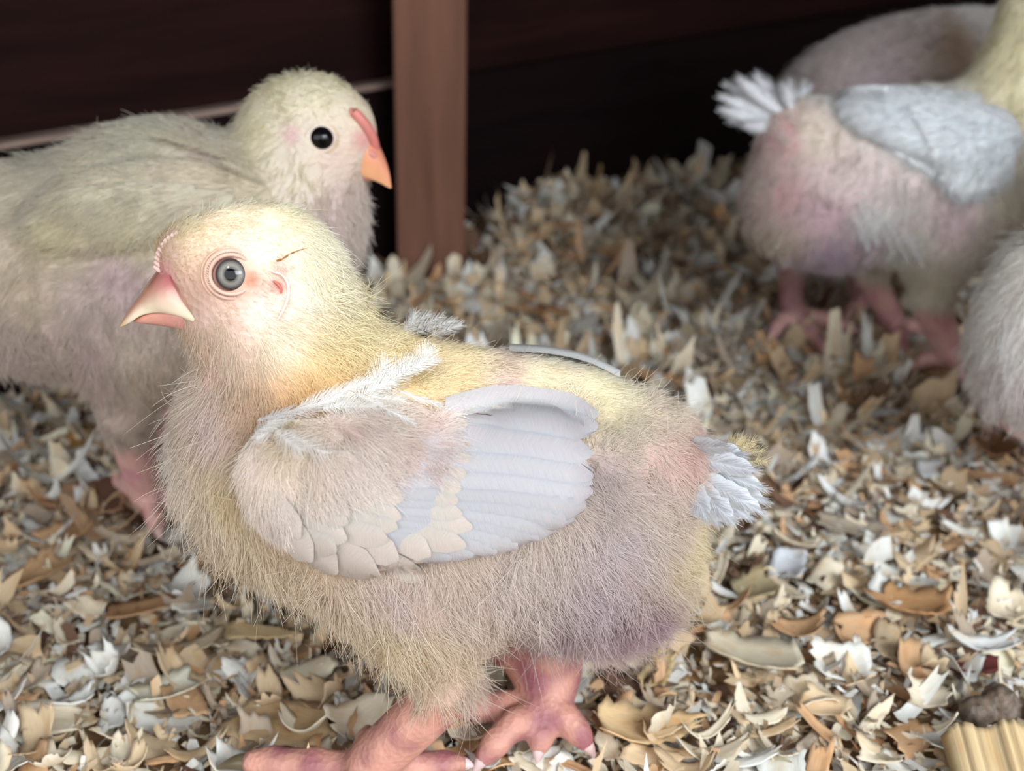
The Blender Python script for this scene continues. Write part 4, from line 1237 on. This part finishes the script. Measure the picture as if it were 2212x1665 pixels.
def other_chick(sp):
    r = np.random.default_rng(sp['seed'])
    fr = sp['frame']; hf = sp.get('head_frame', fr)
    root = empty('chick', (fr.P0[0], fr.P0[1], 0.0), sp['label'], 'chick')
    B = Blob()
    for e in sp['ell']:
        f_ = hf if e[0] == 'h' else fr
        px_ell(B, f_, *e[1:5], lat=e[5], wl=e[6], ang=e[7], k=e[8])
    for c in sp.get('cone', []):
        px_cone(B, fr, c[0], c[1], c[2], c[3], c[4], c[4], k=c[5])
    claws = []
    top = 0
    for lg in sp.get('legs', []):
        hk = fr.pt(*lg['hock'], lg['lat']); ft = ground_pt(*lg['foot'], .006)
        B.cone(hk, ft, lg['r0'] * depth(hk) / FPX, lg['r1'] * depth(ft) / FPX, .004)
        top = max(top, hk[2])
        for tx, ty in lg['toes']:
            rr = lg['r1'] * depth(ft) / FPX
            claws.append(toe(B, ft, ground_pt(tx, ty, .0028), rr * .75, rr * .5, arch=.002))
    V, F = B.mesh(sp.get('h', .0013)); bvh = bvh_of(V, F)
    fld = Field(fr, sp['guides'], bvh)
    hockz = sp.get('hockz', top)
    def legs(V_, C):
        w = np.clip((hockz + 0.004 - V_[:, 2]) / 0.004, 0, 1)[:, None]
        n = vnoise(V_, 380)[:, :1]
        c = lin((216, 170, 162)) + (lin((204, 148, 152)) - lin((216, 170, 162))) * np.clip(n, 0, 1)
        return C * (1 - w) + c * w
    ex = [spot(a[0], a[1], 0, fr, a[2], a[3], 1.2, bvh) for a in sp.get('spots', [])] + [legs]
    body = make_obj('body', V, F, M_SKIN, root, colour_verts(V, fld, ex))
    msk = bare([(hit(bvh, a[0], a[1])[0], a[2]) for a in sp.get('bare', []) if hit(bvh, a[0], a[1])[0] is not None], fr)
    def dens(P):
        d = msk(P) * np.clip((P[:, 2] - hockz) / 0.008, 0.0, 1)
        lat = (P - fr.P0) @ fr.l
        return d * np.where(lat > 0.012, 0.35, 1.0)
    grow_down('down', V, F, fld, sp.get('n', 45000), body, r, dens, rad=sp.get('rad', .00013), clump=.55, jitter=.4, npt=4)
    for p, d, rr in claws: claw(body, p, d, rr, .003, (226, 190, 180), .35)
    if 'eye' in sp:
        eh, en = hit(bvh, *sp['eye']); R = .0044
        ax = norm(en * .8 + norm(EYE - eh) * .35)
        bands = [(0, (8, 8, 10)), (40, (14, 12, 14)), (50, (40, 32, 32)), (58, (180, 150, 130)), (180, (200, 170, 150))]
        e = eyeball(root, eh - ax * R * .70, ax, R, bands)
        b1 = norm(np.cross(ax, [0, 0, 1])); b2 = np.cross(ax, b1); c0 = eh - ax * R * .70
        P = [c0 + ax * R * .5 + .0043 * (b1 * math.cos(t) * 1.1 + b2 * math.sin(t)) for t in np.linspace(0, 2 * math.pi, 33)]
        Vt, Ft = tube(P, [.0006] * 33, 8); make_obj('eyelid', Vt, Ft, M_COMB, e, np.broadcast_to(lin((214, 180, 150)), (len(Vt), 3)))
        latd = float(np.dot(eh - hf.P0, hf.l)); fe = eh - 2 * latd * hf.l; axf = ax - 2 * np.dot(ax, hf.l) * hf.l
        eyeball(root, fe - axf * R * .7, axf, R, bands)
    if 'beak' in sp:
        def bc(t, lev, nm):
            a = lin((238, 176, 130)); b = lin((222, 134, 112)); w = np.clip(lev * 1.2 - .3, 0, 1) * (1 - .5 * t)
            return a * (1 - w) + b * w if nm == 'upper_beak' else lin((226, 150, 124))
        ub, lb = beak_pair(root, hf, sp['beak'][0], sp['beak'][1], bc)
        nbv = Blob(); c = hf.pt(*sp['nostril'], -.0036)
        nbv.ell(c, (.0026, .0012, .0012), np.array([norm(hf.f * .8 - hf.u * .5), norm(hf.f * .5 + hf.u * .8), hf.l]), .001)
        Vn, Fn = nbv.mesh(.0004); make_obj('nostril', Vn, Fn, M_COMB, ub, np.broadcast_to(lin((214, 140, 130)), (len(Vn), 3)))
        parts = []
        base = smooth_line(sp['comb'], 12)
        for i in range(11):
            px, py = base[i]
            h_, n_ = hit(bvh, px, py)
            if h_ is None: continue
            h_ = h_ - n_ * .0006
            tp = h_ + (n_ * .6 + np.array([0, 0, 1.0]) * .5 - hf.l * .2) * (.0010 + .0009 * math.sin(math.pi * i / 10))
            Vt, Ft = tube([h_, (h_ + tp) / 2, tp, tp + (tp - h_) * .15], [.0016, .0015, .0011, .0004], 10)
            parts.append((Vt, Ft, lin((222, 130, 116)), np.zeros((len(Vt), 2))))
        P = []
        for p in base:
            h_, n_ = hit(bvh, *p)
            if h_ is not None: P.append(h_ + n_ * .0002)
        Vt, Ft = tube(P, [.0017] * len(P), 10); parts.append((Vt, Ft, lin((216, 130, 120)), np.zeros((len(Vt), 2))))
        Vm, Fm, Cm, Um = merge(parts); make_obj('comb', Vm, Fm, M_COMB, root, Cm)
    if 'wing' in sp:
        w = sp['wing']; WB = Blob()
        for px, py, rx, ry, ang, th in w['pads']:
            h_, n_ = hit(bvh, px, py)
            if h_ is None: continue
            s = depth(h_) / FPX; a = math.radians(ang)
            rt = norm(np.cross(n_, [0, 0, 1])); rt = rt if rt[0] > 0 else -rt
            upv = np.cross(n_, rt); upv = upv if upv[2] > 0 else -upv
            WB.ell(h_ + n_ * .0015, (rx * s, ry * s, th), np.array([rt * math.cos(a) + upv * math.sin(a), -rt * math.sin(a) + upv * math.cos(a), n_]), .006)
        Vw, Fw = WB.mesh(.0013)
        wing = make_obj('wing', Vw, Fw, M_SKIN, root, np.broadcast_to(lin(w['pad_col']), (len(Vw), 3)))
        VV, FF_, _, _ = merge([(V, F, np.zeros(3), np.zeros((len(V), 2))), (Vw, Fw, np.zeros(3), np.zeros((len(Vw), 2)))])
        wbv = bvh_of(VV, FF_)
        parts = []
        for i, (bx, by, tx, ty, hw) in enumerate(w['blades']):
            h0 = hit(wbv, bx, by)
            if h0[0] is None: continue
            parts.append(blade(wbv, (bx, by), (tx, ty), hw, sp.get('wl', .0008) + .00008 * i, sp.get('wl', .0008) + .0001 * i, r, arch=.0003, rag=.03, nL=10, nW=5, col=w['col'], fallback=h0))
        m_ = merge(parts); make_obj('flight_feathers', m_[0], m_[1], M_FEATHER, wing, m_[2], m_[3])
        wd = w.get('down', None)
        AV, AF, _, _ = merge([(m_[0], m_[1], np.zeros(3), np.zeros((len(m_[0]), 2))), (Vw, Fw, np.zeros(3), np.zeros((len(Vw), 2)))])
        f2 = Field(fr, [(a[0], a[1], a[2], a[3], a[4], a[5], wd or a[6], a[7]) for a in sp['guides']], bvh)
        grow_down('wing_down', AV, AF, f2, 16000, wing, r, lambda P: (((P - fr.P0) @ fr.l) < -.008) * 1.0, rad=sp.get('rad', .00013), clump=.15, jitter=.25, npt=4, outward=-fr.l)
        pts = []; cols = []
        for a, b in w.get('plumes', []):
            ha, na = hit(wbv, *a); hb, nb_ = hit(wbv, *b)
            if ha is None or hb is None: continue
            p_, c_ = plume(ha + na * .003, hb + nb_ * .004, (0, 0, 0), .0032, 26, r, w['col'], flat=na); pts += p_; cols += c_
        if pts:
            pts = np.array(pts); curves_obj('scapular_plumes', pts, .00013 * np.linspace(1, .4, pts.shape[1]), np.clip(np.array(cols), 0, .93), M_DOWN, wing)
    if 'tail' in sp:
        t_ = sp['tail']; parts = []; pts = []; cols = []
        for i, (bx, by, tx, ty) in enumerate(t_):
            la = -.004 + .0015 * i if i % 2 else .004 - .001 * i
            P0 = fr.pt(bx, by, la); P1 = fr.pt(tx, ty, la * 1.3)
            ax_ = norm(P1 - P0); sd = norm(np.cross(ax_, fr.l)); Lh = np.linalg.norm(P1 - P0)
            V_ = []; U_ = []
            for a_ in range(10):
                s = a_ / 9; pr = math.sqrt(max(0.02, 1 - max(0, (s - .6) / .4) ** 2)) * (0.3 + .7 * min(1, s / .4))
                for j in range(5):
                    w = -1 + 2 * j / 4
                    V_.append(P0 + ax_ * Lh * s * .86 + sd * w * pr * .0026 + fr.l * .0006 * w * w); U_.append((s * 3, w * .4))
            parts.append((np.array(V_), grid_faces(10, 5), lin((214, 214, 216)), np.array(U_)))
            p_, c_ = plume(P0, P1, (0, 0, 0), .0062, 90, r, (220, 220, 222), flat=-fr.l); pts += p_; cols += c_
        m_ = merge(parts); tl = make_obj('tail', m_[0], m_[1], M_FEATHER, root, m_[2], m_[3])
        pts = np.array(pts); curves_obj('tail_barbs', pts, .00011 * np.linspace(1, .4, pts.shape[1]), np.clip(np.array(cols), 0, .93), M_DOWN, tl)

# rear left chick, facing right
SOFT[0] = 0.16
F2 = Frame(-0.06, 0.345, 0, 1); F2H = Frame(-0.06, 0.345, -10, 1)
c1 = (220, 210, 172); c2 = (214, 198, 176)
other_chick(dict(seed=31, frame=F2, head_frame=F2H, label='pale cream chick behind the front one at left, dark eyed and facing right', h=.0013, n=60000, rad=.00011,
    ell=[('b', 350, 500, 245, 240, 0, 235, -10, .02), ('b', 120, 590, 230, 225, 0, 220, -12, .02), ('b', 520, 560, 190, 210, 0, 190, 0, .02), ('b', 655, 490, 112, 120, 0, 120, 0, .02),
         ('b', 640, 400, 105, 110, 0, 96, 0, .02), ('b', -20, 560, 150, 170, 0, 150, 0, .02),
         ('h', 672, 272, 138, 112, 0, 108, -10, .012), ('h', 732, 290, 58, 62, 0, 38, -20, .008), ('h', 690, 340, 72, 54, 0, 54, 0, .010),
         ('b', 320, 700, 150, 150, -.022, 100, 0, .02), ('b', 420, 700, 150, 150, .022, 100, 0, .02)],
    cone=[((290, 760), (272, 885), 95, 54, -.022, .012), ((430, 760), (400, 880), 95, 50, .022, .012)],
    legs=[dict(hock=(268, 890), foot=(318, 1072), lat=-.022, r0=48, r1=36, toes=[(340, 1138), (400, 1098), (415, 1060), (250, 1040)]),
          dict(hock=(395, 880), foot=(395, 960), lat=.022, r0=44, r1=34, toes=[(430, 1000), (470, 960), (350, 940)])],
    hockz=.038,
    guides=[(690, 190, 1, -.3, 2.5, .4, c1, (226, 214, 180)), (600, 210, -.6, -.5, 3, .4, c1, (226, 214, 180)), (560, 290, -1, .3, 4, .4, c1, (222, 210, 178)), (650, 300, -1, .3, 2.5, .25, (226, 216, 194), (222, 204, 182)),
            (720, 330, -.8, .6, 1.5, .2, (226, 208, 190), (220, 190, 170)), (800, 240, -.6, -1, 1.5, .3, c1, (220, 200, 170)), (640, 380, -.6, 1, 4, .3, c1, (220, 205, 182)),
            (740, 440, .2, 1, 4, .4, (222, 206, 194), (214, 188, 178)), (700, 500, .2, 1, 5, .35, (222, 204, 196), (212, 180, 174)), (770, 500, .4, 1, 5, .5, (222, 208, 194), (214, 190, 180)),
            (480, 260, -1, .2, 4, .4, (206, 200, 180), (200, 190, 168)), (300, 290, -1, .3, 4, .35, (206, 200, 178), (200, 190, 165)), (100, 380, -1, .4, 5, .35, (204, 196, 176), (198, 186, 160)),
            (450, 370, -1, .3, 3.5, .2, c2, (206, 182, 172)), (150, 500, -1, .3, 5, .25, (224, 214, 176), (216, 200, 160)), (300, 500, -1, .5, 5, .25, (222, 212, 178), (214, 198, 164)),
            (60, 620, -.6, .8, 6, .3, (216, 200, 176), (208, 188, 168)), (200, 660, -.4, 1, 6, .3, (212, 196, 186), (200, 176, 170)), (200, 780, .1, 1, 6, .3, (206, 186, 176), (184, 154, 156)), (280, 760, .1, 1, 5, .2, (214, 202, 182), (204, 182, 168)),
            (340, 830, .1, 1, 4.5, .2, (212, 198, 178), (204, 180, 160)), (20, 740, .2, 1, 6, .35, (206, 188, 176), (190, 164, 156)), (260, 600, -.3, 1, 4, .2, (204, 182, 180), (190, 160, 162))],
    spots=[(628, 290, .0035, (214, 178, 172)), (790, 300, .0045, (214, 160, 150))],
    bare=[(695, 298, .0045), (795, 300, .0055)],
    eye=(695, 298), nostril=(800, 330),
    beak=([(794, 272, 716, 352, .0098), (808, 296, 742, 356, .0088), (820, 318, 768, 364, .0068), (832, 344, 795, 375, .0044), (841, 372, 818, 388, .0022), (846, 405, 843, 406, .0005)],
          [(706, 386, 712, 356, .0078), (735, 386, 742, 358, .0066), (770, 388, 775, 366, .0048), (800, 390, 803, 380, .0024), (812, 390, 814, 388, .0006)]),
    comb=[(762, 242), (776, 256), (790, 274), (802, 296), (808, 318)],
    wing=dict(pads=[(470, 420, 120, 70, -15, .0028), (330, 430, 170, 85, -5, .003), (180, 470, 140, 80, 5, .0025)], pad_col=(200, 186, 162), col=(202, 192, 168),
              blades=[(400, 470, 60, 545, 24), (400, 450, 50, 510, 24), (400, 430, 60, 475, 24), (420, 410, 90, 440, 24), (480, 470, 260, 500, 22), (500, 450, 280, 470, 22), (500, 430, 300, 440, 22)],
              plumes=[((560, 370), (420, 330)), ((520, 350), (360, 320)), ((460, 330), (330, 312)), ((580, 400), (470, 370))])))

# rear right chick, tail towards us at left
SOFT[0] = 0.36
F3 = Frame(0.13, 0.475, 12, 1)
c1 = (226, 214, 200); pk = (214, 184, 184); pu = (186, 158, 178)
other_chick(with_head(dict(seed=41, frame=F3, label='white winged chick at right with raised white tail and bare pinkish rump', h=.0016, n=60000, rad=.00014,
    ell=[('b', 1768, 415, 145, 138, 0, 140, 0, .02), ('b', 1890, 370, 195, 165, 0, 180, -5, .02), ('b', 2050, 365, 185, 170, 0, 175, 0, .02), ('b', 2175, 440, 120, 160, 0, 140, 0, .02),
         ('b', 1720, 290, 65, 62, 0, 60, 0, .02), ('b', 1740, 455, 110, 88, 0, 105, 0, .02), ('b', 1830, 490, 85, 68, 0, 95, 0, .015),
         ('b', 2200, 260, 90, 130, .0, 88, 0, .02), ('b', 2215, 130, 78, 110, .0, 74, 0, .02), 
         ('b', 2035, 490, 85, 95, -.020, 75, 0, .02), ('b', 1900, 470, 70, 80, .020, 75, 0, .02)],
    cone=[((2030, 540), (2012, 640), 58, 42, -.020, .012), ((1895, 510), (1885, 590), 44, 30, .016, .012)],
    legs=[dict(hock=(2008, 650), foot=(2056, 772), lat=-.020, r0=42, r1=30, toes=[(1985, 784), (2080, 815), (2120, 770)]),
          dict(hock=(1882, 595), foot=(1935, 705), lat=.016, r0=30, r1=25, toes=[(1952, 762), (1998, 715), (1900, 690)])],
    hockz=.034,
    guides=[(1640, 400, -1, .3, 4, .5, (216, 200, 180), (200, 170, 160)), (1700, 300, -1, -.2, 4, .35, (224, 200, 190), (214, 150, 150)), (1690, 420, -.4, 1, 3, .25, (214, 170, 165), (206, 140, 140)), (1680, 520, -.6, 1, 4.5, .45, (210, 190, 164), (196, 160, 150)),
            (1780, 460, .1, 1, 3, .2, (200, 168, 176), (188, 140, 150)), (1800, 540, .2, 1, 4, .3, pu, (176, 136, 150)), (1860, 540, .2, 1, 4, .3, (190, 164, 172), (180, 142, 150)), (1800, 380, -.6, .6, 3, .2, (222, 204, 192), (208, 176, 172)),
            (1760, 300, -1, .3, 4, .3, (232, 218, 192), (222, 200, 176)), (1900, 460, -.4, .9, 6, .3, (232, 228, 220), (206, 176, 174)), (1980, 520, -.4, .9, 6, .3, (226, 220, 206), (206, 180, 172)), (2060, 480, -.2, 1, 4, .2, (212, 186, 186), (200, 162, 166)),
            (2020, 600, 0, 1, 5, .3, (224, 216, 184), (210, 190, 160)), (2090, 560, 0, 1, 5, .3, (218, 206, 186), (206, 180, 166)), (1850, 220, -1, .1, 4, .3, (234, 234, 226), (222, 214, 200)), (2000, 200, -1, 0, 4, .3, (226, 226, 216), (214, 206, 196)),
            (2100, 230, -1, .2, 4, .3, (226, 220, 206), (214, 196, 180)), (2180, 100, -.6, 1, 4, .4, (238, 228, 176), (230, 214, 160)), (2190, 200, -.6, 1, 4.5, .4, (236, 226, 178), (228, 212, 160)), (2180, 420, .1, 1, 5, .3, (226, 216, 190), (214, 198, 170)),
            (2160, 520, 0, 1, 5, .3, (218, 208, 188), (206, 190, 166))],
    spots=[(1700, 262, .004, (214, 160, 158)), (1712, 320, .003, (206, 156, 154))],
    wing=dict(pads=[(2120, 300, 95, 75, 10, .005), (2000, 270, 130, 85, -15, .005), (1900, 250, 90, 70, -15, .005), (2090, 370, 70, 60, 0, .004)], pad_col=(204, 206, 210), col=(216, 217, 218), down=(226, 227, 228),
              blades=[(2120 - 3 * q, 215 + 14 * q, 1808 + 3.2 * q * q * .5 + 6 * q, 205 + 18 * q, 20) for q in range(12)] + [(2180, 270 + 11 * q, 1960 + 10 * q, 240 + 18 * q, 20) for q in range(10)],
              plumes=[((2190, 280), (2100, 240)), ((2200, 300), (2110, 330)), ((2195, 320), (2090, 380)), ((2050, 200), (1830, 190)), ((1850, 430), (1890, 520)), ((1880, 440), (1930, 540)), ((1910, 470), (1970, 560)), ((1940, 480), (2000, 570)), ((1840, 460), (1870, 530))]),
    tail=[(1700, 250, 1560, 178), (1700, 250, 1590, 165), (1705, 245, 1630, 160), (1700, 262, 1548, 205), (1700, 268, 1550, 235), (1700, 275, 1572, 258), (1705, 280, 1610, 268), (1712, 240, 1740, 190), (1712, 238, 1700, 185)]), 2266, 22, .74))

# chick behind it
F4 = Frame(0.15, 0.588, 0, 1)
c1 = (200, 186, 176)
other_chick(with_head(dict(seed=51, frame=F4, label='dull beige chick mostly hidden behind the white winged chick at upper right', h=.0018, n=26000, rad=.00018,
    ell=[('b', 1840, 250, 165, 160, 0, 165, 0, .02), ('b', 1980, 210, 190, 172, 0, 180, 0, .02), ('b', 2120, 190, 160, 155, 0, 150, 0, .02), ('b', 1800, 360, 120, 150, 0, 130, 0, .02),
         ('b', 1730, 460, 60, 90, -.01, 60, 0, .02), ('b', 2250, 120, 80, 110, 0, 70, 0, .02), ('b', 2320, 40, 66, 80, 0, 60, 0, .02)],
    legs=[dict(hock=(1708, 545), foot=(1712, 680), lat=-.010, r0=29, r1=27, toes=[(1668, 722), (1798, 772), (1842, 712)]),
          dict(hock=(1850, 520), foot=(1860, 650), lat=.03, r0=27, r1=24, toes=[(1900, 670), (1830, 690)])],
    hockz=.040,
    guides=[(1700, 160, -1, .2, 5, .5, c1, (186, 160, 150)), (1850, 90, -1, 0, 4, .4, c1, (190, 166, 156)), (2000, 60, -1, 0, 4, .4, (206, 190, 180), (190, 170, 160)), (2070, 100, -1, .3, 4, .3, (190, 160, 120), (176, 140, 104)),
            (2120, 40, -1, 0, 4, .4, (212, 204, 196), (196, 180, 170)), (1750, 480, 0, 1, 5, .3, (190, 160, 160), (180, 140, 144)), (1900, 150, -1, .2, 4, .3, (196, 176, 176), (180, 154, 156))]), 2350, -30, .60))

# chick cut off by the right edge, nearest
F5 = Frame(0.25, 0.40, 35, 1)
c1 = (226, 216, 204)
other_chick(with_head(dict(seed=61, frame=F5, label='pale fluffy chick cut off by the right edge, nearest on that side', h=.0016, n=50000, rad=.00012,
    ell=[('b', 2270, 690, 160, 205, 0, 150, 10, .02), ('b', 2310, 790, 205, 180, 0, 170, 0, .02), ('b', 2430, 720, 230, 240, 0, 180, 0, .02), ('b', 2510, 520, 110, 150, 0, 100, 0, .03), ('b', 2540, 400, 95, 120, 0, 84, 0, .02)],
    legs=[dict(hock=(2330, 960), foot=(2340, 1120), lat=-.02, r0=46, r1=36, toes=[(2260, 1180), (2340, 1220), (2420, 1160)]),
          dict(hock=(2420, 940), foot=(2440, 1060), lat=.02, r0=42, r1=34, toes=[(2380, 1090), (2470, 1110)])],
    hockz=.036,
    guides=[(2180, 560, -.4, 1, 5, .4, (232, 226, 214), (222, 206, 190)), (2120, 650, -.5, 1, 5, .4, (240, 236, 228), (216, 198, 186)), (2200, 700, -.2, 1, 5, .3, (240, 236, 232), (214, 194, 184)),
            (2100, 800, -.2, 1, 6, .4, (234, 226, 218), (204, 184, 176)), (2180, 850, .2, 1, 6, .3, (232, 222, 220), (200, 176, 178)), (2120, 900, .3, 1, 6, .4, (214, 200, 190), (198, 176, 168)), (2200, 960, .3, 1, 6, .4, (214, 204, 196), (198, 180, 172)), (2480, 480, -.6, 1, 4, .4, (236, 228, 190), (226, 210, 170)), (2540, 330, -.8, .5, 3, .4, (238, 230, 194), (226, 210, 170))]), 2560, 310, .86))

# ------------------------------------------------------------------ odd bits lying in the litter
def ridged_block():
    r = np.random.default_rng(9)
    nu, nv = 14, 60
    u = np.linspace(0, 1, nu)[:, None]; v = np.linspace(0, 1, nv)[None]
    L, Wd = .022, .024
    rz = np.repeat(r.normal(0, 1, 20), 3)[None]; ridge = .00035 * (rz + .5 * np.roll(rz, 1)) + 0 * v
    x = (v - .5) * Wd + 0 * u; y = (.5 - u) * L + .001 * np.sin(v * 13) * (u < .1); z = ridge + .004 - .002 * u + 0 * v
    V = np.stack([x, y, z], -1).reshape(-1, 3); n = len(V)
    V2 = V * np.array([1, 1, 0]) - np.array([0, 0, .004])
    F = grid_faces(nu, nv)
    edge = [i * nv for i in range(nu)] + [(nu - 1) * nv + j for j in range(1, nv)] + [i * nv + nv - 1 for i in range(nu - 2, -1, -1)] + [j for j in range(nv - 2, 0, -1)]
    E = [[edge[i], edge[(i + 1) % len(edge)], edge[(i + 1) % len(edge)] + n, edge[i] + n] for i in range(len(edge))]
    F = np.concatenate([F, F[:, ::-1] + n, E])
    C = lin((196, 172, 132)) * (1 + .26 * np.clip(rz, -1.6, 1)).reshape(-1)[None].repeat(nu, 0).reshape(-1)[:, None]; C = np.clip(C, 0, .88)
    uv = np.stack([y / .03, x / .006], -1).reshape(-1, 2)
    o = make_obj('wood_chunk', np.concatenate([V, V2]), F, M_CHIP, None, np.concatenate([C, C]), np.concatenate([uv, uv]))
    G = ground_pt(2150, 1660, 0.0)
    o.location = (G[0], G[1] - .004, .003); o.rotation_euler = (.5, 0, math.radians(4))
    tag(o, 'ridged straw coloured wood chunk at the very bottom right corner', 'wood chunk')
ridged_block()
B = Blob(); G = ground_pt(2160, 1545, 0.001); rr = np.random.default_rng(4)
for i in range(16):
    p = G + np.array([rr.uniform(-.010, .012), rr.uniform(-.005, .005), rr.uniform(-.001, .003)])
    B.ell(p, rr.uniform(.0022, .0046, 3), np.eye(3), .002)
Vd, Fd = B.mesh(.0006); Vd = Vd + vnoise(Vd, 1500) * .0003
o = make_obj('dropping', Vd, Fd, M_SKIN, None, np.clip(lin((112, 96, 82)) * (1 + .4 * vnoise(Vd, 900)[:, :1]), .01, 1)); tag(o, 'grey brown crumbly dropping above the ridged chunk in the bottom right corner', 'dropping')
for i, (px, py, L, lab, a) in enumerate([(1418, 345, .026, 'thin pointed straw sliver sticking up against the dark wall', 95), (1130, 420, .020, 'short splinter leaning against the wall just right of the post', 60), (1290, 440, .022, 'dark tan splinter leaning on the wall between post and white winged chick', 120)]):
    G = ground_pt(px, py, .012)
    r = np.random.default_rng(90 + i); V_, F_, uv_ = shaving(L, .0045 - .0012 * (i == 0), .2, .2, .2, r, 11, 5, .0005)
    taper = 1 - .8 * np.clip((V_[:, 0] / L + .5), 0, 1); V_[:, 1] *= taper
    o = make_obj('straw_sliver', V_, F_, M_CHIP, None, np.broadcast_to(lin((176, 148, 104)), (len(V_), 3)), uv_)
    o.location = (G[0], G[1], float(gz(G[0], G[1])) + L * .36); o.rotation_euler = (0, -math.radians(68), math.radians(a - 90))
    tag(o, lab, 'straw sliver')
